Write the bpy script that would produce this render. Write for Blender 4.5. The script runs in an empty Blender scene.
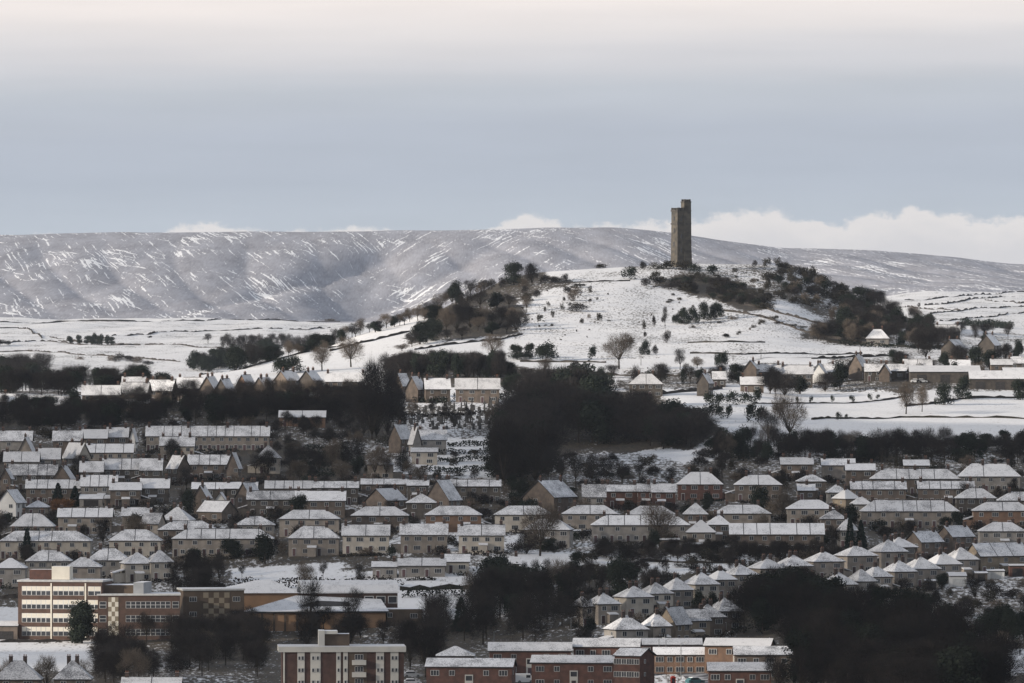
import bpy, bmesh, math, random
import numpy as np
from mathutils import Vector, Matrix
R = math.radians
SC = bpy.context.scene
COL = SC.collection
F, CX, CY = 7350.0, 512.0, 341.5        # long lens: focal length in pixels of the 1024 px wide picture

# ---------------------------------------------------------------- camera, sky, sun, exposure
cam_d = bpy.data.cameras.new("camera")
cam_d.sensor_width = 36.0
cam_d.lens = F * 36.0 / 1024.0
cam_d.clip_start, cam_d.clip_end = 1.0, 90000.0
cam = bpy.data.objects.new("camera", cam_d)
COL.objects.link(cam)
cam.location = (0, 0, 0)
cam.rotation_euler = (R(90), 0, 0)
SC.camera = cam
SC.view_settings.view_transform = 'Standard'
SC.view_settings.look = 'None'
SC.view_settings.gamma = 1.0
SC.view_settings.exposure = 0.25
SC.cycles.use_denoising = True
SC.cycles.max_bounces = 4
SC.cycles.diffuse_bounces = 2
SC.cycles.volume_bounces = 0
SC.cycles.transparent_max_bounces = 8

SUN_AZ = Vector((-0.93, -0.37, 0)).normalized()      # where the sun stands (low, left, a little behind the camera)
SUN_EL = R(15)
sun_dir = Vector((SUN_AZ.x * math.cos(SUN_EL), SUN_AZ.y * math.cos(SUN_EL), math.sin(SUN_EL)))
sd = bpy.data.lights.new("sun", 'SUN')
sd.energy = 4.9
sd.angle = R(0.4)
sd.color = (1.0, 0.90, 0.78)
sun = bpy.data.objects.new("sun", sd)
COL.objects.link(sun)
sun.rotation_euler = (-sun_dir).to_track_quat('-Z', 'Y').to_euler()

world = bpy.data.worlds.new("World")
SC.world = world
world.use_nodes = True
def build_world():
    nt = world.node_tree
    nt.nodes.clear()
    N, L = nt.nodes.new, nt.links.new
    out = N('ShaderNodeOutputWorld')
    mix = N('ShaderNodeMixShader')
    sky = N('ShaderNodeTexSky')
    sky.sky_type = 'NISHITA'
    sky.sun_disc = False
    sky.sun_elevation = SUN_EL
    sky.sun_rotation = math.atan2(SUN_AZ.x, SUN_AZ.y)
    b1 = N('ShaderNodeBackground'); b1.inputs[1].default_value = 0.10
    L(sky.outputs[0], b1.inputs[0])
    b2 = N('ShaderNodeBackground'); b2.inputs[1].default_value = 1.0
    tc = N('ShaderNodeTexCoord')
    sep = N('ShaderNodeSeparateXYZ')
    L(tc.outputs['Generated'], sep.inputs[0])
    def math_(op, a, b=None, c=None):
        m = N('ShaderNodeMath'); m.operation = op
        for i, v in enumerate((a, b, c)):
            if v is None: continue
            if isinstance(v, (int, float)): m.inputs[i].default_value = v
            else: L(v, m.inputs[i])
        return m.outputs[0]
    def rng(v, a, b, c=0.0, d=1.0, smooth=True):
        m = N('ShaderNodeMapRange'); m.interpolation_type = 'SMOOTHSTEP' if smooth else 'LINEAR'
        L(v, m.inputs[0])
        for i, x in enumerate((a, b, c, d)): m.inputs[i + 1].default_value = x
        return m.outputs[0]
    X, Z = sep.outputs[0], sep.outputs[2]
    # layered high stratus: bands drawn out along the horizon, seen by elevation
    vec = N('ShaderNodeCombineXYZ')
    L(math_('MULTIPLY', X, 9.0), vec.inputs[0]); L(math_('MULTIPLY', Z, 150.0), vec.inputs[2])
    L(sep.outputs[1], vec.inputs[1])
    nz = N('ShaderNodeTexNoise'); nz.inputs['Scale'].default_value = 1.0; nz.inputs['Detail'].default_value = 4
    L(vec.outputs[0], nz.inputs[0])
    wob = math_('MULTIPLY', math_('SUBTRACT', nz.outputs[0], 0.5), 0.0065)
    wob = math_('ADD', wob, math_('MULTIPLY', X, -0.012))
    elev = math_('ADD', Z, wob)
    ramp = N('ShaderNodeValToRGB')
    L(rng(elev, 0.0, 0.06, smooth=False), ramp.inputs[0])
    stops = [(0.0, (0.53, 0.575, 0.64)), (0.27, (0.505, 0.56, 0.635)), (0.38, (0.47, 0.52, 0.605)), (0.49, (0.485, 0.528, 0.61)),
             (0.57, (0.54, 0.575, 0.635)), (0.64, (0.665, 0.665, 0.70)), (0.70, (0.80, 0.765, 0.765)), (0.77, (0.91, 0.845, 0.82)), (1.0, (0.86, 0.81, 0.79))]
    stops = [(p, tuple(0.84 * x for x in c)) for p, c in stops]
    el = ramp.color_ramp.elements
    el[0].position, el[0].color = stops[0][0], stops[0][1] + (1,)
    el[1].position, el[1].color = stops[-1][0], stops[-1][1] + (1,)
    for p, c in stops[1:-1]:
        e = el.new(p); e.color = c + (1,)
    # faint blotches and streaks in the stratus
    vb = N('ShaderNodeCombineXYZ'); L(math_('MULTIPLY', X, 30.0), vb.inputs[0]); L(math_('MULTIPLY', Z, 260.0), vb.inputs[2])
    nb = N('ShaderNodeTexNoise'); nb.inputs['Scale'].default_value = 1.0; nb.inputs['Detail'].default_value = 5; L(vb.outputs[0], nb.inputs[0])
    hsv = N('ShaderNodeHueSaturation'); L(ramp.outputs[0], hsv.inputs['Color']); L(rng(nb.outputs[0], 0.25, 0.75, 0.965, 1.035, smooth=False), hsv.inputs['Value'])
    # heaped cumulus along the horizon
    fc = N('ShaderNodeFloatCurve')
    L(rng(X, -0.08, 0.08, smooth=False), fc.inputs[1])
    cv = fc.mapping.curves[0]
    def tp(px): return ((px - 512) / 7350 + 0.08) / 0.16
    def th(py): return (341.5 - py) / 7350 / 0.03
    pts = [(-60, 238), (0, 236), (40, 233), (120, 236), (165, 230), (190, 225), (212, 221), (235, 226), (265, 231), (320, 230), (352, 227), (375, 226),
           (410, 234), (470, 232), (498, 224), (518, 218), (535, 214), (552, 219), (575, 227), (612, 222), (640, 224), (680, 222), (715, 214), (745, 210), (765, 209),
           (800, 216), (840, 221), (875, 213), (910, 208), (945, 210), (985, 219), (1024, 214), (1090, 216)]
    cv.points[0].location = (0.0, th(240)); cv.points[1].location = (1.0, th(222))
    for a, b in pts: cv.points.new(tp(a), th(b))
    fc.mapping.update()
    top = math_('MULTIPLY', fc.outputs[0], 0.03)
    vec2 = N('ShaderNodeCombineXYZ')
    L(math_('MULTIPLY', X, 300.0), vec2.inputs[0]); L(math_('MULTIPLY', Z, 520.0), vec2.inputs[2])
    n2 = N('ShaderNodeTexNoise'); n2.inputs['Scale'].default_value = 1.0; n2.inputs['Detail'].default_value = 6; n2.inputs['Roughness'].default_value = 0.6
    L(vec2.outputs[0], n2.inputs[0])
    top = math_('ADD', top, math_('MULTIPLY', math_('SUBTRACT', n2.outputs[0], 0.5), 0.0052))
    depth = math_('SUBTRACT', top, Z)
    heap = rng(depth, -0.0003, 0.0010)
    # soft grey modelling inside the heaps
    ccol = N('ShaderNodeMix'); ccol.data_type = 'RGBA'
    L(rng(depth, 0.0, 0.006), ccol.inputs[0])
    ccol.inputs[6].default_value = (0.675, 0.65, 0.645, 1); ccol.inputs[7].default_value = (0.58, 0.572, 0.59, 1)
    m1 = N('ShaderNodeMix'); m1.data_type = 'RGBA'
    L(math_('MULTIPLY', heap, 0.96), m1.inputs[0])
    L(hsv.outputs[0], m1.inputs[6]); L(ccol.outputs[2], m1.inputs[7])
    # the upper dome: broken grey cloud, blue between
    n3 = N('ShaderNodeTexNoise'); n3.inputs['Scale'].default_value = 3.0; n3.inputs['Detail'].default_value = 5
    L(tc.outputs['Generated'], n3.inputs[0])
    dome = N('ShaderNodeMix'); dome.data_type = 'RGBA'
    L(rng(Z, 0.06, 0.3), dome.inputs[0])
    L(m1.outputs[2], dome.inputs[6]); dome.inputs[7].default_value = (0.60, 0.625, 0.69, 1)
    L(dome.outputs[2], b2.inputs[0])
    cover = math_('MAXIMUM', rng(n3.outputs[0], 0.35, 0.6), rng(Z, 0.3, 0.1))
    L(math_('MULTIPLY', cover, 0.97), mix.inputs[0])
    L(b1.outputs[0], mix.inputs[1]); L(b2.outputs[0], mix.inputs[2])
    L(mix.outputs[0], out.inputs[0])
build_world()

# ---------------------------------------------------------------- helpers
def tag(o, label=None, cat=None, group=None, kind=None):
    if label: o['label'] = label
    if cat: o['category'] = cat
    if group: o['group'] = group
    if kind: o['kind'] = kind
    return o
def empty(name, loc=(0, 0, 0), rz=0.0):
    o = bpy.data.objects.new(name, None)
    o.empty_display_size = 0.5
    COL.objects.link(o)
    o.location = loc
    o.rotation_euler = (0, 0, rz)
    return o
class MB:
    """collects faces for ONE mesh"""
    def __init__(s): s.v, s.f, s.m = [], [], []
    def face(s, pts, m=0):
        n = len(s.v); s.v += [tuple(p) for p in pts]; s.f.append(tuple(range(n, n + len(pts)))); s.m.append(m)
    def box(s, x0, x1, y0, y1, z0, z1, m=0, top=None):
        n = len(s.v)
        s.v += [(x0, y0, z0), (x1, y0, z0), (x1, y1, z0), (x0, y1, z0), (x0, y0, z1), (x1, y0, z1), (x1, y1, z1), (x0, y1, z1)]
        for k, q in enumerate(((3, 2, 1, 0), (4, 5, 6, 7), (0, 1, 5, 4), (1, 2, 6, 5), (2, 3, 7, 6), (3, 0, 4, 7))):
            s.f.append(tuple(n + i for i in q)); s.m.append(top if (k == 1 and top is not None) else m)
    def solid(s, ring0, ring1, m=0, mt=None, mb=None):
        """two rings of the same length joined into a closed solid"""
        n, k = len(s.v), len(ring0)
        s.v += [tuple(p) for p in ring0] + [tuple(p) for p in ring1]
        for i in range(k):
            j = (i + 1) % k
            s.f.append((n + i, n + j, n + k + j, n + k + i)); s.m.append(m)
        s.f.append(tuple(n + i for i in reversed(range(k)))); s.m.append(m if mb is None else mb)
        s.f.append(tuple(n + k + i for i in range(k))); s.m.append(m if mt is None else mt)
    def tube(s, p0, p1, r0, r1, n=5, m=0):
        p0, p1 = Vector(p0), Vector(p1)
        d = (p1 - p0)
        if d.length < 1e-6: return
        q = d.to_track_quat('Z', 'Y')
        a = [p0 + q @ Vector((r0 * math.cos(2 * math.pi * i / n), r0 * math.sin(2 * math.pi * i / n), 0)) for i in range(n)]
        b = [p1 + q @ Vector((r1 * math.cos(2 * math.pi * i / n), r1 * math.sin(2 * math.pi * i / n), 0)) for i in range(n)]
        s.solid(a, b, m)
    def mesh(s, name, mats, smooth=False):
        me = bpy.data.meshes.new(name)
        me.from_pydata(s.v, [], s.f)
        for mt in mats: me.materials.append(mt)
        if len(mats) > 1: me.polygons.foreach_set('material_index', s.m)
        if smooth: me.polygons.foreach_set('use_smooth', [True] * len(me.polygons))
        me.update()
        return me
    def build(s, name, mats, parent=None, smooth=False):
        if not isinstance(mats, (list, tuple)): mats = [mats]
        return put(name, s.mesh(name, mats, smooth), parent)
def put(name, me, parent=None, loc=None, rz=None):
    o = bpy.data.objects.new(name, me)
    COL.objects.link(o)
    if parent is not None: o.parent = parent
    if loc is not None: o.location = loc
    if rz is not None: o.rotation_euler = (0, 0, rz)
    return o

# ---------------------------------------------------------------- materials
def mat(name, c1, c2=None, scale=1.0, detail=3, rough=0.9, lo=0.35, hi=0.65, coord='Object', stretch=(1, 1, 1), vary=0.0, spec=0.2):
    m = bpy.data.materials.new(name); m.use_nodes = True
    nt = m.node_tree; N, L = nt.nodes.new, nt.links.new
    b = nt.nodes['Principled BSDF']
    b.inputs['Roughness'].default_value = rough
    b.inputs['Specular IOR Level'].default_value = spec
    c2 = c2 or tuple(x * 0.8 for x in c1)
    tc = N('ShaderNodeTexCoord'); mp = N('ShaderNodeMapping'); mp.inputs['Scale'].default_value = stretch
    L(tc.outputs[coord], mp.inputs[0])
    nz = N('ShaderNodeTexNoise'); nz.inputs['Scale'].default_value = scale; nz.inputs['Detail'].default_value = detail
    L(mp.outputs[0], nz.inputs[0])
    mr = N('ShaderNodeMapRange'); mr.inputs[1].default_value = lo; mr.inputs[2].default_value = hi
    L(nz.outputs[0], mr.inputs[0])
    mx = N('ShaderNodeMix'); mx.data_type = 'RGBA'
    L(mr.outputs[0], mx.inputs[0]); mx.inputs[6].default_value = c1 + (1,); mx.inputs[7].default_value = c2 + (1,)
    col = mx.outputs[2]
    if vary:
        oi = N('ShaderNodeObjectInfo'); hs = N('ShaderNodeHueSaturation')
        r = N('ShaderNodeMapRange'); L(oi.outputs['Random'], r.inputs[0]); r.inputs[3].default_value = 1 - vary; r.inputs[4].default_value = 1 + vary
        L(r.outputs[0], hs.inputs['Value']); L(col, hs.inputs['Color']); col = hs.outputs[0]
    L(col, b.inputs['Base Color'])
    return m
SNOW = (0.76, 0.745, 0.73)
M = {}
M['snow'] = mat('snow', SNOW, (0.72, 0.72, 0.72), 0.4)
def roof_mat(name, bare, tile=(0.15, 0.15, 0.155)):
    """snow lying on tiles: worn thin along the courses and in patches"""
    m = bpy.data.materials.new(name); m.use_nodes = True
    nt = m.node_tree; N, L = nt.nodes.new, nt.links.new
    b = nt.nodes['Principled BSDF']; b.inputs['Roughness'].default_value = 0.85; b.inputs['Specular IOR Level'].default_value = 0.2
    tc = N('ShaderNodeTexCoord'); oi = N('ShaderNodeObjectInfo')
    off = N('ShaderNodeVectorMath'); off.operation = 'SCALE'; off.inputs[0].default_value = (37, 19, 53); L(oi.outputs['Random'], off.inputs['Scale'])
    add = N('ShaderNodeVectorMath'); add.operation = 'ADD'; L(tc.outputs['Object'], add.inputs[0]); L(off.outputs[0], add.inputs[1])
    mp = N('ShaderNodeMapping'); mp.inputs['Scale'].default_value = (1.0, 1.0, 2.2); L(add.outputs[0], mp.inputs[0])
    n1 = N('ShaderNodeTexNoise'); n1.inputs['Scale'].default_value = 3.2; n1.inputs['Detail'].default_value = 5; n1.inputs['Roughness'].default_value = 0.7; L(mp.outputs[0], n1.inputs[0])
    n2 = N('ShaderNodeTexNoise'); n2.inputs['Scale'].default_value = 0.35; n2.inputs['Detail'].default_value = 2; L(add.outputs[0], n2.inputs[0])
    s = N('ShaderNodeMath'); s.operation = 'MULTIPLY_ADD'; L(n1.outputs[0], s.inputs[0]); s.inputs[1].default_value = 0.72
    t = N('ShaderNodeMath'); t.operation = 'MULTIPLY'; L(n2.outputs[0], t.inputs[0]); t.inputs[1].default_value = 0.28
    L(t.outputs[0], s.inputs[2])
    rr = N('ShaderNodeMath'); rr.operation = 'MULTIPLY_ADD'; L(oi.outputs['Random'], rr.inputs[0]); rr.inputs[1].default_value = 0.05; L(s.outputs[0], rr.inputs[2])
    mr = N('ShaderNodeMapRange'); mr.interpolation_type = 'SMOOTHSTEP'; L(rr.outputs[0], mr.inputs[0])
    mr.inputs[1].default_value = 0.66 - bare - 0.10; mr.inputs[2].default_value = 0.66 - bare + 0.10
    n3 = N('ShaderNodeTexNoise'); n3.inputs['Scale'].default_value = 0.55; n3.inputs['Detail'].default_value = 4; n3.inputs['Roughness'].default_value = .7; L(add.outputs[0], n3.inputs[0])
    m3 = N('ShaderNodeMapRange'); m3.interpolation_type = 'SMOOTHSTEP'; L(n3.outputs[0], m3.inputs[0]); m3.inputs[1].default_value = .52; m3.inputs[2].default_value = .70; m3.inputs[4].default_value = .35 + bare * 1.6
    sc_ = N('ShaderNodeMix'); sc_.data_type = 'RGBA'; L(m3.outputs[0], sc_.inputs[0]); sc_.inputs[6].default_value = (0.80, 0.79, 0.785, 1); sc_.inputs[7].default_value = (0.40, 0.395, 0.40, 1)
    vr_ = N('ShaderNodeMapRange'); L(oi.outputs['Random'], vr_.inputs[0]); vr_.inputs[3].default_value = .70; vr_.inputs[4].default_value = .95
    hv = N('ShaderNodeHueSaturation'); L(vr_.outputs[0], hv.inputs['Value']); L(sc_.outputs[2], hv.inputs['Color'])
    mx = N('ShaderNodeMix'); mx.data_type = 'RGBA'; L(mr.outputs[0], mx.inputs[0])
    L(hv.outputs[0], mx.inputs[6]); mx.inputs[7].default_value = tile + (1,)
    L(mx.outputs[2], b.inputs['Base Color'])
    return m
M['roof'] = roof_mat('snowy_roof', 0.085)
M['roof_thin'] = roof_mat('thinly_snowed_roof', 0.145)
M['roof_full'] = roof_mat('deep_snow_roof', 0.03)
M['eave'] = mat('eave_board', (0.05, 0.045, 0.045), (0.03, 0.03, 0.03), 2)
WALLS = {
    'b': mat('beige_render', (0.30, 0.26, 0.22), (0.205, 0.18, 0.155), 0.5, 4, vary=0.18),
    'c': mat('cream_render', (0.46, 0.415, 0.35), (0.35, 0.315, 0.27), 0.5, 4, vary=0.12),
    'n': mat('brown_stone', (0.15, 0.12, 0.098), (0.095, 0.078, 0.066), 0.7, 4, vary=0.18),
    'r': mat('red_brick', (0.125, 0.066, 0.052), (0.08, 0.046, 0.038), 0.8, 4, vary=0.1),
    'w': mat('white_render', (0.66, 0.65, 0.62), (0.55, 0.54, 0.52), 0.5, 4),
    'y': mat('yellow_sandstone', (0.25, 0.205, 0.15), (0.17, 0.14, 0.11), 0.6, 4, vary=0.1),
    'g': mat('grey_pebbledash', (0.27, 0.25, 0.225), (0.19, 0.175, 0.16), 0.6, 4, vary=0.15),
    'd': mat('dark_stone', (0.095, 0.082, 0.07), (0.06, 0.053, 0.047), 0.7, 4, vary=0.2),
    'o': mat('orange_brick', (0.20, 0.125, 0.085), (0.14, 0.09, 0.065), 0.8, 4, vary=0.1),
}
WALLW = {'b': 'beige', 'c': 'cream', 'n': 'brown stone', 'r': 'red brick', 'w': 'white', 'y': 'yellow stone', 'g': 'grey', 'o': 'orange brick', 'd': 'dark stone'}
M['frame'] = mat('window_frame_white', (0.50, 0.50, 0.485), rough=0.6, vary=0.25)
M['glass'] = mat('window_glass', (0.03, 0.033, 0.038), (0.05, 0.053, 0.06), 0.6, rough=0.12, spec=0.5)
M['door'] = mat('painted_door', (0.10, 0.045, 0.035), (0.04, 0.05, 0.07), 0.21, rough=0.5, vary=0.6)
M['brick_stack'] = mat('chimney_brick', (0.075, 0.05, 0.042), (0.04, 0.034, 0.03), 2)
M['pot'] = mat('clay_pot', (0.17, 0.09, 0.06))
M['bark'] = mat('bark', (0.045, 0.037, 0.030), (0.03, 0.026, 0.022), 3, spec=0.0)
M['twig'] = mat('twigs', (0.034, 0.029, 0.027), (0.018, 0.017, 0.017), 0.6, vary=0.45, spec=0.0)
M['twig_pale'] = mat('pale_twigs', (0.13, 0.105, 0.082), (0.08, 0.066, 0.054), 0.6, vary=0.3, spec=0.0)
M['twig_rust'] = mat('rust_twigs', (0.17, 0.085, 0.04), (0.11, 0.06, 0.035), 0.6, vary=0.2, spec=0.0)
M['leaf'] = mat('dark_evergreen_leaves', (0.026, 0.032, 0.024), (0.016, 0.020, 0.017), 0.5, vary=0.3, spec=0.0)
M['needle'] = mat('conifer_needles', (0.026, 0.042, 0.032), (0.018, 0.028, 0.024), 0.7, vary=0.25, spec=0.0)
M['gorse'] = mat('gorse_scrub', (0.045, 0.040, 0.030), (0.028, 0.026, 0.022), 0.5, vary=0.3, spec=0.0)
M['drystone'] = mat('drystone', (0.065, 0.058, 0.052), (0.035, 0.032, 0.03), 0.9, spec=0.0)
M['metal'] = mat('galvanised_steel', (0.16, 0.165, 0.17), rough=0.5)
M['stone_dark'] = mat('weathered_gravestone', (0.07, 0.068, 0.066), (0.04, 0.04, 0.04), 1.5, vary=0.3)
# ---------------------------------------------------------------- the lie of the land
# knots (distance, pixel row) down each of several sight lines, turned into heights; ground() is an ordinary height function of x, y
KN = {
 0:   [(1650,690),(1850,641),(1930,605),(2000,578),(2170,528),(2350,470),(2450,443),(2560,415),(2650,397),(2750,391),(2900,396),(3500,392),(4200,374),(5000,351),(6000,333),(7200,320),(8000,290),(9500,232.5)],
 100: [(1650,690),(1850,641),(1930,605),(2000,576),(2170,524),(2350,469),(2450,443),(2560,415),(2650,398),(2750,391),(2900,394),(3500,392),(4200,374),(5000,350),(6000,333),(7200,320),(8000,290),(9500,230)],
 200: [(1650,690),(1850,641),(1930,603),(2000,570),(2170,520),(2350,469),(2450,443),(2560,415),(2650,398),(2750,389),(2900,382),(3020,375),(3200,384),(4200,374),(5000,349),(6000,333),(7200,320),(8000,290),(9500,229.5)],
 300: [(1650,692),(1850,642),(1930,600),(2000,562),(2170,517),(2350,468),(2500,430),(2600,404),(2700,390),(2850,378),(3000,368),(3150,353),(3300,364),(4200,370),(5000,348),(6000,333),(7200,321),(8000,292),(9500,229)],
 370: [(1650,692),(1850,642),(1930,600),(2000,561),(2170,516),(2350,469),(2500,432),(2600,406),(2700,391),(2850,377),(3000,362),(3150,343),(3250,329),(3400,340),(4200,362),(5000,348),(6000,334),(7200,322),(8000,300),(9500,228.5)],
 430: [(1650,691),(1850,641),(1930,602),(2000,560),(2170,515),(2350,470),(2500,432),(2600,406),(2700,390),(2850,376),(3000,357),(3150,335),(3330,309),(3450,318),(4200,350),(5000,346),(6000,334),(7200,322),(8000,298),(9500,227.5)],
 470: [(1650,690),(1850,640),(1930,603),(2000,560),(2170,515),(2350,470),(2500,432),(2600,406),(2700,388),(2850,374),(2980,360),(3150,334),(3300,309),(3420,293),(3550,302),(4200,345),(6000,333),(7200,321),(8000,293),(9500,227)],
 510: [(1650,689),(1850,640),(1930,603),(2000,560),(2170,515),(2350,470),(2500,432),(2620,405),(2720,386),(2850,374),(2960,362),(3150,334),(3300,306),(3420,286),(3500,275),(3620,280),(4200,345),(6000,330),(7200,317),(8000,288),(9500,226.5)],
 560: [(1650,687),(1830,640),(1920,603),(2000,560),(2170,515),(2350,472),(2500,440),(2620,408),(2720,386),(2850,374),(2960,361),(3150,332),(3300,302),(3420,280),(3500,270),(3620,275),(4200,345),(6000,330),(7200,316),(8000,286),(9500,225)],
 620: [(1650,685),(1800,640),(1910,603),(2000,560),(2170,515),(2350,470),(2500,440),(2620,412),(2720,388),(2850,374),(2960,361),(3150,332),(3300,303),(3420,279),(3500,268),(3620,270),(4200,340),(6000,328),(7200,314),(8000,286),(9500,224.5)],
 680: [(1650,685),(1800,640),(1900,605),(2000,560),(2170,515),(2350,470),(2450,445),(2550,416),(2700,392),(2850,374),(2960,360),(3150,333),(3330,303),(3420,281),(3480,267),(3520,264),(3620,265),(4200,340),(6000,326),(7200,312),(8000,288),(9500,231.5)],
 740: [(1640,685),(1790,640),(1890,605),(2000,560),(2170,515),(2350,470),(2450,445),(2550,418),(2700,393),(2850,375),(2960,359),(3130,333),(3300,306),(3420,284),(3500,268),(3540,264),(3650,266),(4200,335),(6000,322),(7200,308),(8000,286),(9500,240.5)],
 780: [(1630,686),(1780,640),(1880,605),(1990,562),(2140,520),(2350,470),(2450,445),(2550,420),(2700,397),(2850,377),(2960,358),(3130,335),(3300,307),(3420,284),(3520,266),(3560,263.5),(3650,268),(4200,335),(6000,318),(7200,304),(8000,286),(9500,246.5)],
 820: [(1620,688),(1760,640),(1860,610),(1970,565),(2130,525),(2350,470),(2450,445),(2550,422),(2700,400),(2850,380),(2960,359),(3120,343),(3300,320),(3420,298),(3500,283),(3560,277),(3700,290),(4200,330),(6000,314),(7200,302),(8000,284),(9500,247)],
 860: [(1610,689),(1740,645),(1860,608),(1950,576),(2120,532),(2350,471),(2450,446),(2530,428),(2680,404),(2800,384),(2950,360),(3080,350),(3250,335),(3380,318),(3480,304),(3560,298),(3700,306),(4200,327),(6000,310),(7200,299),(8000,283),(9500,247)],
 900: [(1600,690),(1720,650),(1850,610),(1930,585),(2000,566),(2110,540),(2210,512),(2350,471),(2450,447),(2520,431),(2660,407),(2800,384),(2950,362),(3100,349),(3300,334),(3480,317),(3600,314),(3800,322),(4200,324),(5000,313),(6000,305),(7200,295),(8000,282),(9500,250.5)],
 950: [(1600,690),(1710,654),(1850,608),(1930,583),(2000,562),(2110,536),(2210,509),(2350,470),(2450,447),(2520,431),(2670,406),(2800,385),(2950,364),(3100,352),(3300,340),(3500,331),(3800,328),(4200,322),(5000,312),(6000,302),(7200,292),(8000,281),(9500,255.5)],
 1024:[(1600,690),(1700,656),(1850,608),(1930,582),(2000,561),(2100,535),(2200,508),(2350,468),(2450,446),(2520,431),(2680,405),(2800,386),(2950,366),(3100,354),(3300,344),(3600,337),(4200,324),(5000,313),(6000,302),(7200,293),(8000,283),(9500,263.5)],
}
KN[-500] = KN[0]; KN[1524] = KN[1024]
GU = np.arange(-500, 1525, 8.0)
GD = np.arange(0, 12001, 10.0)
def gauss(a, sig, axis):
    k = int(sig * 3) + 1
    w = np.exp(-0.5 * (np.arange(-k, k + 1) / sig) ** 2); w /= w.sum()
    return np.apply_along_axis(lambda r: np.convolve(np.pad(r, k, mode='edge'), w, 'valid'), axis, a)
def height_table():
    us = sorted(KN)
    rows = []
    for u in us:
        kd = [0, 60, 600, 1300] + [d for d, y in KN[u]]
        kz = [-1.8, -6, -42, -76] + [(CY - y) / F * d for d, y in KN[u]]
        kd += [12000]; kz += [kz[-1] - 25]
        z = np.interp(GD, kd, kz)
        near, far = gauss(z, 2.6, 0), gauss(z, 14, 0)
        t = np.clip((GD - 4200) / 2500, 0, 1)
        rows.append(near * (1 - t) + far * t)
    rows = np.array(rows)
    T = np.array([np.interp(GU, us, rows[:, j]) for j in range(len(GD))]).T
    return gauss(T, 1.9, 0)
HT = height_table()
_r = np.random.RandomState(7)
_W = [(_r.uniform(0, 6.28), _r.uniform(0, 6.28)) for _ in range(40)]
def rolls(x, y):
    """small natural unevenness"""
    z = 0
    for i, (l, a) in enumerate(((180, .5), (90, .35), (47, .22), (23, .12))):
        for k in range(3):
            an, ph = _W[i * 3 + k]
            z = z + a * np.sin((x * math.cos(an) + y * math.sin(an)) * 6.283 / l + ph * 3)
    return z * 0.5
def ground(x, y):
    x = np.asarray(x, float); y = np.asarray(y, float)
    yy = np.maximum(y, 1.0)
    u = np.where(y > 40, CX + F * x / yy, CX)
    fu = np.clip((u - GU[0]) / 8.0, 0, len(GU) - 1.001); fd = np.clip(y / 10.0, 0, len(GD) - 1.001)
    i, j = fu.astype(int), fd.astype(int); a, b = fu - i, fd - j
    z = (HT[i, j] * (1 - a) * (1 - b) + HT[i + 1, j] * a * (1 - b) + HT[i, j + 1] * (1 - a) * b + HT[i + 1, j + 1] * a * b)
    k = np.clip((y - 900) / 500, 0, 1) * (1 + np.clip((y - 3800) / 2500, 0, 2.0))
    moor = np.clip((y - 7000) / 800, 0, 1)
    # cloughs running down the moor side, one deep one left of the hill
    g = (np.abs(np.sin((x + 0.085 * y) / 23 + 1.3 * np.sin(y / 500 + x / 160))) ** 0.7 - .72) * 3.2 + (np.abs(np.sin((x - 0.10 * y) / 41 + 1.1 * np.sin(y / 450))) - .63) * 2.5
    uc = (345 + (y - 7300) / 2000 * 48 - CX) / F * y
    cl = -13 * np.exp(-np.abs((x - uc) / 62) ** 1.5)
    cl = cl - 6 * np.exp(-np.abs((x - uc - 60 - 0.1 * (y - 8300)) / 26) ** 1.6) - 5 * np.exp(-np.abs((x - uc + 70 - 0.1 * (y - 8300)) / 24) ** 1.6)
    g = (g + cl) * np.clip((9450 - y) / 700, 0.0, 1)
    return z + rolls(x, y) * k * (1 - 0.7 * moor) + g * moor
SAMP = np.arange(1300.0, 11500.0, 4.0)
def hit(u, y, dmin=1500, dmax=11400, up=0.0):
    """distance at which the sight line through a pixel first meets the ground (raised by up metres)"""
    x = (u - CX) / F
    d = SAMP[(SAMP >= dmin) & (SAMP <= dmax)]
    yp = CY - F * (ground(x * d, d) + up) / d
    k = np.argmax(yp <= y)
    if yp[k] > y: k = int(np.argmin(yp))
    return float(d[k])
def at(u, y, dmin=1500, dmax=11400, up=0.0):
    d = hit(u, y, dmin, dmax, up)
    x = (u - CX) / F * d
    return Vector((x, d, float(ground(x, d))))
def spot(u, d):
    x = (u - CX) / F * d
    return Vector((x, d, float(ground(x, d))))

def inpoly(px, py, poly):
    c = np.zeros(px.shape, bool)
    n = len(poly)
    for i in range(n):
        x0, y0 = poly[i]; x1, y1 = poly[i - 1]
        t = ((y0 > py) != (y1 > py)) & (px < (x1 - x0) * (py - y0) / ((y1 - y0) if y1 != y0 else 1e-9) + x0)
        c ^= t
    return c
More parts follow.
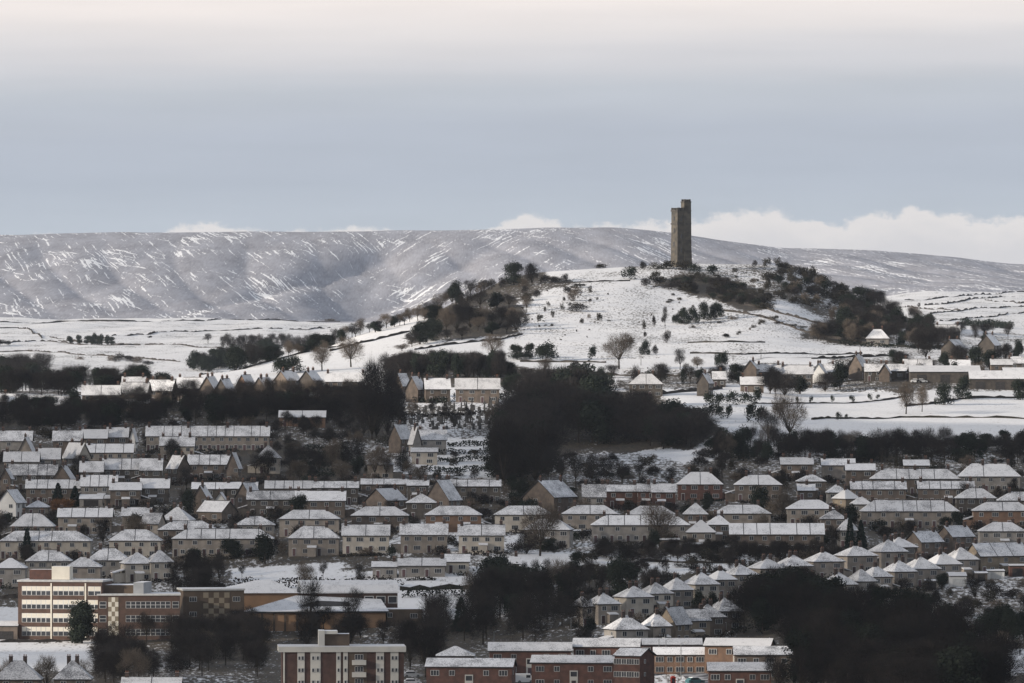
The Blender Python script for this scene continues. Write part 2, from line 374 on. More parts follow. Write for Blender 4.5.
# where scrub, gardens and woodland floor show through the snow, some haze and shade painted in (0 clean snow .. 1 mostly plants)
VEG = [
 (0.26, 3800, 7150, [(-400,420),(-400,280),(1500,280),(1500,420)]),  # extra tufts that grey the far fields in place of haze
 (0.72, 1250, 2600, [(-400,700),(-400,432),(150,432),(300,425),(395,412),(400,470),(500,478),(640,472),(740,450),(1400,446),(1400,700)]),
 (0.80, 2350, 2750, [(-400,436),(-400,396),(150,402),(300,396),(360,388),(400,400),(400,430)]),
 (1.00, 2300, 2720, [(478,492),(505,440),(508,376),(600,374),(660,396),(725,428),(700,446),(560,458),(545,492)]),
 (0.60, 2300, 2500, [(540,490),(545,456),(600,452),(690,460),(690,478),(600,492)]),
 (0.52, 2420, 2700, [(392,436),(395,404),(512,402),(508,436)]),
 (0.97, 1300, 1900, [(735,700),(735,590),(775,570),(870,605),(950,640),(1060,690)]),
 (0.90, 2120, 2460, [(-400,500),(-400,436),(280,440),(400,470),(400,500)]),
 (0.55, 1640, 1960, [(930,625),(930,575),(1100,575),(1100,640)]),
 (0.30, 1880, 2120, [(386,556),(386,534),(402,534),(402,556)]),
 (0.30, 1880, 2120, [(445,556),(445,534),(460,534),(460,556)]),
 (0.30, 1880, 2120, [(503,552),(503,532),(524,532),(524,552)]),
 (0.10, 1780, 2010, [(225,590),(228,562),(345,563),(350,590)]),
 (0.08, 1780, 2010, [(350,606),(350,572),(400,572),(560,560),(560,600),(465,620),(400,622)]),
 (0.10, 1900, 2060, [(520,566),(520,552),(610,550),(610,566)]),
 (0.12, 1900, 2030, [(640,575),(640,556),(745,555),(745,570)]),
 (0.10, 1790, 1930, [(-200,645),(-200,598),(20,598),(20,645)]),
 (0.15, 1640, 1860, [(-200,672),(-200,643),(92,641),(85,668)]),
 (0.20, 1600, 1720, [(958,672),(958,638),(1100,630),(1100,680)]),
 (0.30, 1600, 1800, [(640,690),(640,668),(700,664),(706,690)]),
 (0.75, 2700, 3050, [(-400,398),(-400,378),(190,372),(205,390),(100,396)]),
 (0.80, 2700, 3050, [(380,380),(390,352),(505,352),(505,362),(600,374),(600,388),(400,388)]),
 (0.30, 2960, 3640, [(520,360),(520,300),(560,275),(640,262),(760,262),(800,300),(860,345),(860,358)]),
 (0.52, 3300, 3660, [(590,276),(640,263),(760,261),(800,285),(770,292),(700,282),(640,279)]),
 (0.85, 3050, 3700, [(405,345),(420,318),(430,304),(470,285),(520,265),(545,272),(570,280),(520,300),(518,334)]),
 (0.90, 3200, 3700, [(640,286),(662,275),(720,279),(765,292),(776,306),(750,312),(715,300),(680,290)]),
 (0.90, 3050, 3900, [(790,338),(830,328),(842,316),(800,296),(770,290),(745,272),(800,264),(870,290),(950,322),(975,350),(900,352)]),  # wood floor and scrub, with a dark shadow patch painted into the ground
 (0.62, 3200, 3700, [(770,300),(740,264),(800,262),(850,290),(840,320)]),
 (0.22, 2950, 3300, [(680,360),(690,352),(870,352),(905,360)]),
 (0.65, 2700, 2990, [(620,392),(620,372),(740,366),(860,358),(1100,352),(1100,384),(900,392),(740,386)]),
 (0.45, 2900, 3800, [(860,356),(900,330),(1100,335),(1100,366)]),
]
def veg_of(x, y):
    z = ground(x, y)
    yy = np.maximum(y, 1)
    u, v = CX + F * x / yy, CY - F * z / yy
    acc = np.zeros(x.shape)
    rj = np.random.RandomState(3)
    a1 = np.sin(x / 7.3 + 1.7 * np.sin(y / 31)) + np.sin(x / 3.1 + y / 23) + rj.uniform(-1, 1, x.shape)
    a2 = np.sin(x / 9.1 + y / 27 + 2) + np.sin(x / 4.3 - y / 37) + rj.uniform(-1, 1, x.shape)
    for k_ in range(6):
        du, dv = a1 * 4 + rj.uniform(-6, 6), a2 * 1.6 + rj.uniform(-2.5, 2.5)
        out = np.full(x.shape, 0.04)
        out[y < 1600] = 0.7
        for val, d0, d1, poly in VEG:
            k = (y > d0) & (y < d1) & inpoly(u + du, v + dv, poly)
            out[k] = val
        acc += out / 6
    out = acc
    far = np.clip((y - 7150) / 150, 0, 1)
    return out * (1 - far)
def land_mesh(name, rows, u0, u1, du):
    us = np.arange(u0, u1 + 1, du)
    Y = np.repeat(rows[:, None], len(us), 1)
    X = (us[None, :] - CX) / F * np.maximum(Y, 900.0)
    x, y = X.ravel(), Y.ravel()
    z = ground(x, y)
    nr, nc = X.shape
    idx = np.arange(nr * nc).reshape(nr, nc)
    q = np.stack([idx[:-1, :-1], idx[:-1, 1:], idx[1:, 1:], idx[1:, :-1]], -1).reshape(-1, 4)
    me = bpy.data.meshes.new(name)
    me.vertices.add(nr * nc); me.vertices.foreach_set('co', np.stack([x, y, z], 1).ravel().astype(np.float32))
    me.loops.add(q.size); me.loops.foreach_set('vertex_index', q.ravel().astype(np.int32))
    me.polygons.add(len(q)); me.polygons.foreach_set('loop_start', (np.arange(len(q)) * 4).astype(np.int32))
    me.polygons.foreach_set('loop_total', np.full(len(q), 4, np.int32))
    me.polygons.foreach_set('use_smooth', np.ones(len(q), bool))
    at_ = me.attributes.new('scrub', 'FLOAT', 'POINT'); at_.data.foreach_set('value', veg_of(x, y).astype(np.float32))
    me.update(); me.validate()
    return me
def ground_mat():
    m = bpy.data.materials.new('snowy_ground'); m.use_nodes = True
    nt = m.node_tree; N, L = nt.nodes.new, nt.links.new
    b = nt.nodes['Principled BSDF']; b.inputs['Roughness'].default_value = 0.85; b.inputs['Specular IOR Level'].default_value = 0.15
    tc = N('ShaderNodeTexCoord'); at_ = N('ShaderNodeAttribute'); at_.attribute_name = 'scrub'
    mp = N('ShaderNodeMapping'); mp.inputs['Scale'].default_value = (1, 0.22, 1); L(tc.outputs['Object'], mp.inputs[0])
    n1 = N('ShaderNodeTexNoise'); n1.inputs['Scale'].default_value = 1.0; n1.inputs['Detail'].default_value = 5; n1.inputs['Roughness'].default_value = 0.65; L(mp.outputs[0], n1.inputs[0])
    n2 = N('ShaderNodeTexNoise'); n2.inputs['Scale'].default_value = 0.045; n2.inputs['Detail'].default_value = 4; L(mp.outputs[0], n2.inputs[0])
    s = N('ShaderNodeMath'); s.operation = 'MULTIPLY_ADD'; L(n1.outputs[0], s.inputs[0]); s.inputs[1].default_value = 0.65
    t = N('ShaderNodeMath'); t.operation = 'MULTIPLY'; L(n2.outputs[0], t.inputs[0]); t.inputs[1].default_value = 0.35; L(t.outputs[0], s.inputs[2])
    a = N('ShaderNodeMath'); a.operation = 'MULTIPLY_ADD'; L(at_.outputs['Fac'], a.inputs[0]); a.inputs[1].default_value = 0.34; L(s.outputs[0], a.inputs[2])
    mr = N('ShaderNodeMapRange'); mr.interpolation_type = 'SMOOTHSTEP'; L(a.outputs[0], mr.inputs[0]); mr.inputs[1].default_value = 0.60; mr.inputs[2].default_value = 0.74
    # plants: straw, bramble, wet soil
    vr = N('ShaderNodeValToRGB'); L(n1.outputs[0], vr.inputs[0])
    e = vr.color_ramp.elements; e[0].position = 0.35; e[0].color = (0.028, 0.025, 0.022, 1); e[1].position = 0.65; e[1].color = (0.085, 0.068, 0.048, 1)
    sn = N('ShaderNodeMix'); sn.data_type = 'RGBA'; L(n2.outputs[0], sn.inputs[0]); sn.inputs[6].default_value = SNOW + (1,); sn.inputs[7].default_value = (0.68, 0.675, 0.67, 1)
    # thin tufts just pricking through everywhere
    tf = N('ShaderNodeMapRange'); L(n1.outputs[0], tf.inputs[0]); tf.inputs[1].default_value = 0.5; tf.inputs[2].default_value = 0.8; tf.inputs[3].default_value = 0; tf.inputs[4].default_value = 0.35
    sn2 = N('ShaderNodeMix'); sn2.data_type = 'RGBA'; L(tf.outputs[0], sn2.inputs[0]); L(sn.outputs[2], sn2.inputs[6]); sn2.inputs[7].default_value = (0.34, 0.29, 0.23, 1)
    mx = N('ShaderNodeMix'); mx.data_type = 'RGBA'; L(mr.outputs[0], mx.inputs[0]); L(sn2.outputs[2], mx.inputs[6]); L(vr.outputs[0], mx.inputs[7])
    L(mx.outputs[2], b.inputs['Base Color'])
    return m
def moor_mat():
    m = bpy.data.materials.new('snow_streaked_moor'); m.use_nodes = True
    nt = m.node_tree; N, L = nt.nodes.new, nt.links.new
    b = nt.nodes['Principled BSDF']; b.inputs['Roughness'].default_value = 0.9; b.inputs['Specular IOR Level'].default_value = 0.1
    tc = N('ShaderNodeTexCoord'); sep = N('ShaderNodeSeparateXYZ'); L(tc.outputs['Object'], sep.inputs[0])
    def m_(op, a, b_=None, c=None):
        q = N('ShaderNodeMath'); q.operation = op
        for i, v in enumerate((a, b_, c)):
            if v is None: continue
            if isinstance(v, (int, float)): q.inputs[i].default_value = v
            else: L(v, q.inputs[i])
        return q.outputs[0]
    def noise(p, q, ps, qs, detail=4, rough=0.6, w=0):
        c = N('ShaderNodeCombineXYZ'); L(m_('MULTIPLY', p, ps), c.inputs[0]); L(m_('MULTIPLY', q, qs), c.inputs[1]); c.inputs[2].default_value = w
        n = N('ShaderNodeTexNoise'); n.inputs['Scale'].default_value = 1; n.inputs['Detail'].default_value = detail; n.inputs['Roughness'].default_value = rough
        L(c.outputs[0], n.inputs[0]); return n.outputs[0]
    X, Y = sep.outputs[0], sep.outputs[1]
    wob = noise(X, Y, 1 / 60, 1 / 500, 2, .5, 3.0)
    Xw = m_('MULTIPLY_ADD', wob, 12.0, X)
    P = m_('MULTIPLY_ADD', Y, 0.10, Xw)                # drifts lie along the gullies: down to the right ...
    P2 = m_('MULTIPLY_ADD', Y, -0.11, Xw)              # ... and down to the left beyond the deep clough
    P3 = m_('MULTIPLY_ADD', Y, 0.26, Xw)
    big = noise(X, Y, 1 / 75, 1 / 600, 3)
    s1 = noise(P, Y, 1 / 3.4, 1 / 300, 2, 0.5)
    s2 = noise(P2, Y, 1 / 4.5, 1 / 300, 2, 0.5, 5.0)
    s3 = noise(P3, Y, 1 / 9.0, 1 / 180, 3, 0.55, 7.0)
    fine = noise(X, Y, 1 / 2.4, 1 / 60, 4, 0.7, 9.0)
    med = noise(X, Y, 1 / 28, 1 / 260, 3, 0.6, 12.0)
    lft = N('ShaderNodeMapRange'); L(X, lft.inputs[0]); lft.inputs[1].default_value = -185; lft.inputs[2].default_value = -125
    rgt = N('ShaderNodeMapRange'); L(X, rgt.inputs[0]); rgt.inputs[1].default_value = 120; rgt.inputs[2].default_value = 0
    pick = m_('MULTIPLY', lft.outputs[0], rgt.outputs[0])
    st = N('ShaderNodeMix'); st.data_type = 'FLOAT'; L(pick, st.inputs[0]); L(s1, st.inputs[2]); L(s2, st.inputs[3])
    st3 = N('ShaderNodeMath'); st3.operation = 'MAXIMUM'; L(st.outputs[0], st3.inputs[0]); L(m_('SUBTRACT', s3, 0.035), st3.inputs[1])
    v = m_('ADD', m_('MULTIPLY', st3.outputs[0], 0.60), m_('MULTIPLY', fine, 0.20))
    v = m_('ADD', v, m_('MULTIPLY', big, 0.30))
    mr = N('ShaderNodeMapRange'); mr.interpolation_type = 'SMOOTHSTEP'; L(v, mr.inputs[0]); mr.inputs[1].default_value = 0.622; mr.inputs[2].default_value = 0.645
    hazed_heath = N('ShaderNodeMix'); hazed_heath.data_type = 'RGBA'; hf = N('ShaderNodeMapRange'); L(m_('ADD', m_('MULTIPLY', fine, .5), m_('MULTIPLY', med, .5)), hf.inputs[0]); hf.inputs[1].default_value = .36; hf.inputs[2].default_value = .62; L(hf.outputs[0], hazed_heath.inputs[0]); hazed_heath.inputs[6].default_value = (0.22, 0.215, 0.23, 1); hazed_heath.inputs[7].default_value = (0.38, 0.38, 0.41, 1)  # snow-dusted heath, its colour paled to stand in for distance haze
    mx = N('ShaderNodeMix'); mx.data_type = 'RGBA'; L(mr.outputs[0], mx.inputs[0]); L(hazed_heath.outputs[2], mx.inputs[6]); mx.inputs[7].default_value = (0.78, 0.775, 0.77, 1)
    L(mx.outputs[2], b.inputs['Base Color'])
    return m
rows = np.concatenate([np.arange(-400, 1300, 100), np.arange(1300, 1600, 20), np.arange(1600, 3800, 5.0), np.arange(3800, 5200, 20.0), np.arange(5200, 7201, 40.0)])
g = put('ground', land_mesh('ground', rows, -380, 1404, 5)); g.data.materials.append(ground_mat()); tag(g, kind='structure')
rows = np.concatenate([np.arange(7200, 9700, 14.0), np.arange(9700, 12001, 100.0)])
g = put('moorland_hills', land_mesh('moorland_hills', rows, -380, 1404, 4)); g.data.materials.append(moor_mat()); tag(g, kind='structure')
# ---------------------------------------------------------------- an unseen bank of low cloud added to shade the town, holes cut for sunlit spots
LIT = [((74, 1850), 42), ((20, 1700), 40), ((268, 1866), 34), ((305, 1650), 20), ((739, 1688), 32), ((842, 2165), 18), ((985, 1962), 24), ((670, 1783), 15), ((1010, 1690), 22)]  # places left sunlit by the holes in the added cloud
def shade_cloud_bank():
    h0 = 620.0
    def shade(p): return Vector((p.x, p.y, p.z)) + sun_dir * ((h0 - p.z) / sun_dir.z)
    holes = [(shade(spot(u, d)), r) for (u, d), r in LIT]
    rr = np.random.RandomState(11)
    step = 9.0
    c = shade(spot(512, 2080))
    nx, ny = 100, 118
    xs = c.x + (np.arange(nx) - nx / 2) * step; ys = c.y + (np.arange(ny) - ny / 2) * step
    X, Y = np.meshgrid(xs, ys, indexing='ij')
    edge = np.minimum(np.minimum(X - xs[0], xs[-1] - X), np.minimum(Y - ys[0], ys[-1] - Y))
    th = np.clip(edge / 60, 0, 1) * 3 + 5 + 1.5 * np.sin(X / 31) * np.cos(Y / 27) + 1.5 * np.sin(X / 13 + Y / 17)
    keep = th > 2.5
    sx, sy = SUN_AZ.x, SUN_AZ.y
    for p, r in holes:
        al, ac = (X - p.x) * sx + (Y - p.y) * sy, -(X - p.x) * sy + (Y - p.y) * sx
        keep &= (np.maximum(np.abs(al - 12) - 16, 0) ** 2 + ac ** 2) > (r * (1 + 0.2 * np.sin(np.arctan2(ac, al) * 3))) ** 2
    v, f = [], []
    idx = -np.ones((nx, ny, 2), int)
    for i in range(nx):
        for j in range(ny):
            if keep[i, j]:
                idx[i, j, 0] = len(v); v.append((X[i, j], Y[i, j], h0 - 4 - 3 * math.sin(X[i, j] / 40)))
                idx[i, j, 1] = len(v); v.append((X[i, j], Y[i, j], h0 + max(th[i, j], 3)))
    for i in range(nx - 1):
        for j in range(ny - 1):
            q = [(i, j), (i + 1, j), (i + 1, j + 1), (i, j + 1)]
            if all(keep[a] for a in q):
                f.append([idx[a][1] for a in q]); f.append([idx[a][0] for a in reversed(q)])
                for k in range(4):
                    a, b = q[k], q[(k + 1) % 4]
                    # close the side where there is no neighbour
                    di, dj = ((0, -1), (1, 0), (0, 1), (-1, 0))[k]
                    ni, nj = i + di, j + dj
                    ok = 0 <= ni < nx - 1 and 0 <= nj < ny - 1 and all(keep[ni + s, nj + t] for s in (0, 1) for t in (0, 1))
                    if not ok: f.append([idx[a][0], idx[b][0], idx[b][1], idx[a][1]])
    me = bpy.data.meshes.new('shade_clouds'); me.from_pydata(v, [], f)
    me.polygons.foreach_set('use_smooth', [True] * len(f))
    m = bpy.data.materials.new('cloud'); m.use_nodes = True
    nt = m.node_tree; N, L = nt.nodes.new, nt.links.new
    nt.nodes.clear(); o = N('ShaderNodeOutputMaterial'); mx = N('ShaderNodeMixShader'); d = N('ShaderNodeBsdfDiffuse'); t = N('ShaderNodeBsdfTransparent')
    d.inputs[0].default_value = (0.85, 0.85, 0.87, 1); mx.inputs[0].default_value = 0.47
    L(t.outputs[0], mx.inputs[1]); L(d.outputs[0], mx.inputs[2]); L(mx.outputs[0], o.inputs[0])
    me.materials.append(m)
    ob = put('shade_clouds', me); tag(ob, kind='structure')
shade_cloud_bank()

# ---------------------------------------------------------------- tree and shrub kinds (height 1 m in the mesh, scaled when planted)
def tri_mesh(name, tris, material):
    n = len(tris)
    me = bpy.data.meshes.new(name)
    k = tris.shape[1]
    me.vertices.add(n * k); me.vertices.foreach_set('co', tris.reshape(-1).astype(np.float32))
    me.loops.add(n * k); me.loops.foreach_set('vertex_index', np.arange(n * k, dtype=np.int32))
    me.polygons.add(n); me.polygons.foreach_set('loop_start', (np.arange(n) * k).astype(np.int32)); me.polygons.foreach_set('loop_total', np.full(n, k, np.int32))
    me.update(); me.materials.append(material)
    return me
def unit(a): return a / np.maximum(np.linalg.norm(a, axis=-1, keepdims=True), 1e-9)
def lobes_of(rs, n, base, width, top=1.0, shape='round'):
    """centres and radii of the leafy or twiggy masses that make a crown"""
    out = []
    for i in range(n):
        t = (i + 0.5) / n
        z = base + (top - base) * (0.18 + 0.68 * rs.uniform(0, 1) ** 0.8)
        k = (z - base) / (top - base)
        w = {'round': math.sqrt(max(0.05, 1 - (2 * k - 0.95) ** 2)), 'vase': 0.55 + 0.5 * k - 0.6 * max(0, k - 0.7), 'tall': 0.9 * math.sqrt(max(0.05, 1 - (2 * k - 0.9) ** 2)), 'dome': math.sqrt(max(0.05, 1 - k * k))}[shape]
        a = t * 2 * math.pi * 2.4 + rs.uniform(-.5, .5); r = width * 0.5 * w * math.sqrt(rs.uniform(0.1, 1)) * 0.78
        out.append((np.array([r * math.cos(a), r * math.sin(a), z]), (top - base) * rs.uniform(0.15, 0.24) * (0.7 + 0.5 * width)))
    return out
def bare_kind(seed, width, base=0.22, n=12, twigs=2600, shape='round', trunk_r=0.022, tmat=None, tw=0.0052):
    rs = np.random.RandomState(seed)
    lb = lobes_of(rs, n, base, width, 1.0, shape)
    t = MB()
    fork = np.array([rs.uniform(-.02, .02), rs.uniform(-.02, .02), base * 1.15])
    t.tube((0, 0, -0.05), fork * 0.5, trunk_r * 1.25, trunk_r, 6)
    t.tube(fork * 0.5, fork, trunk_r, trunk_r * 0.8, 6)
    tw_list = []
    for c, r in lb:
        mid = fork + (c - fork) * 0.55 + np.array([0, 0, 0.03]) + rs.uniform(-.02, .02, 3)
        t.tube(fork, mid, trunk_r * 0.5, trunk_r * 0.32, 4); t.tube(mid, c, trunk_r * 0.32, trunk_r * 0.16, 4)
        for k in range(4):                                    # boughs of this limb
            e = c + unit(rs.normal(0, 1, 3) + np.array([0, 0, .35])) * r * rs.uniform(0.6, 1.0)
            s = mid + (c - mid) * rs.uniform(0.2, 1)
            t.tube(s, e, trunk_r * 0.16, trunk_r * 0.06, 3)
        m = int(twigs / n)
        d = unit(rs.normal(0, 1, (m, 3)) + np.array([0, 0, 0.25]))
        p0 = c + d * (r * rs.uniform(0.1, 0.95, (m, 1)) ** 0.6)
        out = unit(d + 0.6 * rs.normal(0, 1, (m, 3)) + np.array([0, 0, 0.35]) + 0.6 * unit(p0 - fork))
        ln = r * rs.uniform(0.3, 1.05, (m, 1))
        side = unit(np.cross(out, rs.normal(0, 1, (m, 3)))) * (tw * rs.uniform(0.6, 1.4, (m, 1)))
        bow = rs.normal(0, 0.15, (m, 3)) * ln
        tw_list.append(np.stack([p0 - side, p0 + side, p0 + out * ln * 0.6 + bow * .6, p0 + out * ln + bow], 1))
    q = np.concatenate(tw_list)
    return t.mesh('trunk', [M['bark']], True), tri_mesh('crown', q, tmat or M['twig'])
def leafy_kind(seed, width, base=0.08, n=14, leaves=3600, shape='round', size=0.026, lmat=None):
    rs = np.random.RandomState(seed)
    lb = lobes_of(rs, n, base, width, 1.0, shape)
    t = MB(); t.tube((0, 0, -0.05), (0, 0, 0.5), 0.03, 0.018, 6)
    qs = []
    for c, r in lb:
        t.tube((0, 0, max(0.08, c[2] * 0.5)), tuple(c), 0.012, 0.005, 3)
        m = int(leaves / n)
        d = unit(rs.normal(0, 1, (m, 3)))
        p = c + d * r * (rs.uniform(0.15, 1, (m, 1)) ** 0.45) * (1 + 0.16 * np.sin(d[:, :1] * 9 + d[:, 1:2] * 7))
        p[:, 2] = np.maximum(p[:, 2], 0.01)
        nrm = unit(d + 0.9 * rs.normal(0, 1, (m, 3)))
        a = unit(np.cross(nrm, rs.normal(0, 1, (m, 3)))) * size * rs.uniform(0.6, 1.4, (m, 1)); b = unit(np.cross(nrm, a)) * size * rs.uniform(0.5, 1.0, (m, 1))
        qs.append(np.stack([p - a, p - b * .6, p + a, p + b], 1))
    return t.mesh('trunk', [M['bark']], True), tri_mesh('crown', np.concatenate(qs), lmat or M['leaf'])
def conifer_kind(seed, width, n=3400):
    rs = np.random.RandomState(seed)
    t = MB(); t.tube((0, 0, -0.05), (0, 0, 0.97), 0.022, 0.004, 6)
    k = rs.uniform(0, 1, n) ** 1.25
    z = 0.04 + k * 0.95
    tier = 0.82 + 0.18 * np.sin(z * 46 + rs.uniform(-.5, .5, n))
    a = rs.uniform(0, 6.283, n)
    r = width * 0.5 * (1 - k) ** 0.8 * tier * (rs.uniform(0.25, 1, n) ** 0.5) * (1 + 0.14 * np.sin(a * 3 + z * 9)) + 0.01
    p = np.stack([r * np.cos(a), r * np.sin(a), z], 1)
    out = np.stack([np.cos(a), np.sin(a), rs.uniform(-0.75, 0.15, n)], 1)
    side = unit(np.cross(out, rs.normal(0, 1, (n, 3)))) * 0.011
    ln = (0.03 + 0.05 * (1 - k))[:, None]
    return t.mesh('trunk', [M['bark']], True), tri_mesh('crown', np.stack([p - side, p + side, p + out * ln + side * .4, p + out * ln - side * .4], 1), M['needle'])
def shrub_kind(seed, width, n=7, leaves=700, size=0.07, lmat=None, bare=False):
    rs = np.random.RandomState(seed)
    lb = lobes_of(rs, n, -0.1, width, 1.0, 'dome')
    qs = []
    for c, r in lb:
        m = int(leaves / n)
        d = unit(rs.normal(0, 1, (m, 3))); r = r * 1.3
        p = c + d * r * (rs.uniform(0.1, 1, (m, 1)) ** 0.5); p[:, 2] = np.maximum(p[:, 2], -0.03)
        if bare:
            o = unit(d + np.array([0, 0, .6]) + .5 * rs.normal(0, 1, (m, 3))) * r * rs.uniform(.3, .8, (m, 1)); s = unit(np.cross(o, rs.normal(0, 1, (m, 3)))) * size * .28
            qs.append(np.stack([p - s, p + s, p + o * .6 + s * .5, p + o], 1))
        else:
            nrm = unit(d + 0.9 * rs.normal(0, 1, (m, 3)))
            a = unit(np.cross(nrm, rs.normal(0, 1, (m, 3)))) * size; b = unit(np.cross(nrm, a)) * size * .7
            qs.append(np.stack([p - a, p - b * .6, p + a, p + b], 1))
    return tri_mesh('shrub', np.concatenate(qs), lmat or M['gorse'])
KIND = {
 'bare':   [bare_kind(1, 0.85, twigs=3400, tw=0.003), bare_kind(2, 0.8, twigs=3200, tw=0.003, shape='vase'), bare_kind(3, 0.9, n=14, twigs=3800, tw=0.003)],
 'pale':   [bare_kind(4, 0.95, n=15, twigs=4600, tw=0.003, tmat=M['twig_pale']), bare_kind(5, 0.85, n=14, twigs=4000, tw=0.003, tmat=M['twig_pale'], shape='vase')],
 'thick':  [bare_kind(6, 0.9, base=0.02, n=18, twigs=5600, tw=0.0034), bare_kind(7, 0.8, base=0.06, n=17, twigs=5200, shape='tall', tw=0.0034), bare_kind(8, 1.0, base=0.0, n=20, twigs=6000, tw=0.0034), bare_kind(9, 0.85, base=0.08, n=15, twigs=4600, tw=0.0033, shape='vase')],
 'dark':   [leafy_kind(10, 0.8, base=0.0, n=17, leaves=4800), leafy_kind(11, 0.9, base=0.0, n=19, leaves=5200), leafy_kind(12, 0.65, base=0.0, n=16, leaves=4400, shape='tall')],
 'round':  [leafy_kind(13, 1.15, base=0.0, n=16, leaves=3600, shape='dome', size=0.032), leafy_kind(14, 1.3, base=0.0, n=18, leaves=3600, shape='dome', size=0.035)],
 'conifer':[conifer_kind(15, 0.42), conifer_kind(16, 0.36)],
 'rust':   [bare_kind(17, 1.0, base=0.08, n=14, twigs=3600, tmat=M['twig_rust'], tw=0.009)],
 'cypress':[leafy_kind(18, 0.46, base=-0.06, n=22, leaves=12000, shape='tall', size=0.022)],
}
SHRUB = {'gorse': [shrub_kind(20, 1.6), shrub_kind(21, 1.9), shrub_kind(22, 1.3)],
         'bush': [shrub_kind(23, 1.3, lmat=M['leaf']), shrub_kind(24, 1.5, lmat=M['leaf'])],
         'twiggy': [shrub_kind(25, 1.3, leaves=900, bare=True, lmat=M['twig']), shrub_kind(26, 1.5, leaves=900, bare=True, lmat=M['twig']), shrub_kind(27, 1.4, leaves=800, bare=True, lmat=M['twig_pale'])],
         'rustbush': [shrub_kind(28, 1.4, leaves=900, bare=True, lmat=M['twig_rust'])]}
NAME = {'bare': 'bare_tree', 'pale': 'bare_tree', 'thick': 'bare_tree', 'dark': 'evergreen_tree', 'round': 'evergreen_tree', 'conifer': 'conifer_tree', 'rust': 'bare_tree', 'cypress': 'cypress_tree'}
TW = {'bare': .85, 'pale': .95, 'thick': .88, 'dark': .8, 'round': 1.25, 'conifer': .42, 'rust': 1.0, 'cypress': .46}
rnd = random.Random(5)
_ROOTS = {}
def plant(kind, p, h, w=None, label=None, group=None, cat='tree'):
    """plant a tree of a kind at point p, h metres tall and w metres broad"""
    i = rnd.randrange(len(KIND[kind]))
    key = (kind, i)
    if key not in _ROOTS:
        r = empty(NAME[kind])
        tm, cm = KIND[kind][i]
        put('trunk', tm, r); put('crown', cm, r)
        _ROOTS[key] = r
    else:
        src = _ROOTS[key]
        r = src.copy(); COL.objects.link(r)
        for ch in src.children:
            c = ch.copy(); COL.objects.link(c); c.parent = r
    r.location = p
    r.rotation_euler = (0, 0, rnd.uniform(0, 6.28))
    sx = h if w is None else w / TW[kind]
    r.scale = (sx, sx, h)
    for k in ('group',):
        if k in r: del r[k]
    tag(r, label, cat, group)
    return r
def shrub(kind, p, h, w=None, label=None, group=None, name='shrub', cat='shrub'):
    if kind == 'gorse' and name == 'shrub': name, cat = 'gorse_bush', 'gorse bush'
    o = put(name, rnd.choice(SHRUB[kind]), None, p, rnd.uniform(0, 6.28))
    s = h if w is None else w / 1.45
    o.scale = (s, s, h)
    tag(o, label, cat, group)
    return o
def tree(kind, u, yb, yt, w=None, label=None, group=None, dmin=1560, dmax=11000, cat='tree'):
    """a single tree read off the photograph: foot, top and breadth"""
    p = at(u, yb, dmin, dmax); k = p.y / F
    return plant(kind, p, max(1.5, (yb - yt) * k), None if w is None else w * k, label, group, cat)
def bush(kind, u, yb, yt, w=None, label=None, group=None, dmin=1560, dmax=11000, **kw):
    p = at(u, yb, dmin, dmax); k = p.y / F
    return shrub(kind, p, max(0.5, (yb - yt) * k), None if w is None else w * k, label, group, **kw)
def _arr(me):
    a = np.empty(len(me.vertices) * 3, np.float32); me.vertices.foreach_get('co', a); return a.reshape(-1, 4, 3)
def thicket(spec, label):
    """a wood nobody could count: one object, built of many whole trees. spec: (kind, point, height, width)"""
    o = spec[0][1].copy()
    bym = {}
    for kind, p, h, w in spec:
        tm, cm = rnd.choice(KIND[kind]); a = rnd.uniform(0, 6.28); c_, s_ = math.cos(a), math.sin(a)
        sx = h if w is None else w / TW[kind]
        q = _arr(cm) * np.array([sx, sx, h], np.float32)
        q = np.stack([q[..., 0] * c_ - q[..., 1] * s_, q[..., 0] * s_ + q[..., 1] * c_, q[..., 2]], -1) + np.array(p - o, np.float32)
        bym.setdefault(cm.materials[0].name, []).append(q)
        r = .02 * h
        tq = [[(-r, -r, -1), (r, -r, -1), (r * .4, -r * .4, h * .7), (-r * .4, -r * .4, h * .7)], [(r, -r, -1), (r, r, -1), (r * .4, r * .4, h * .7), (r * .4, -r * .4, h * .7)], [(r, r, -1), (-r, r, -1), (-r * .4, r * .4, h * .7), (r * .4, r * .4, h * .7)], [(-r, r, -1), (-r, -r, -1), (-r * .4, -r * .4, h * .7), (-r * .4, r * .4, h * .7)]]
        bym.setdefault('bark', []).append(np.array(tq, np.float32) + np.array(p - o, np.float32))
    names = list(bym); arrs = [np.concatenate(bym[k]) for k in names]
    me = tri_mesh('woodland', np.concatenate(arrs), bpy.data.materials[names[0]])
    for k in names[1:]: me.materials.append(bpy.data.materials[k])
    me.polygons.foreach_set('material_index', np.repeat(np.arange(len(names)), [len(a) for a in arrs]).astype(np.int32))
    ob = put('woodland', me, None, o); tag(ob, label, 'woodland', None, 'stuff')
    return ob
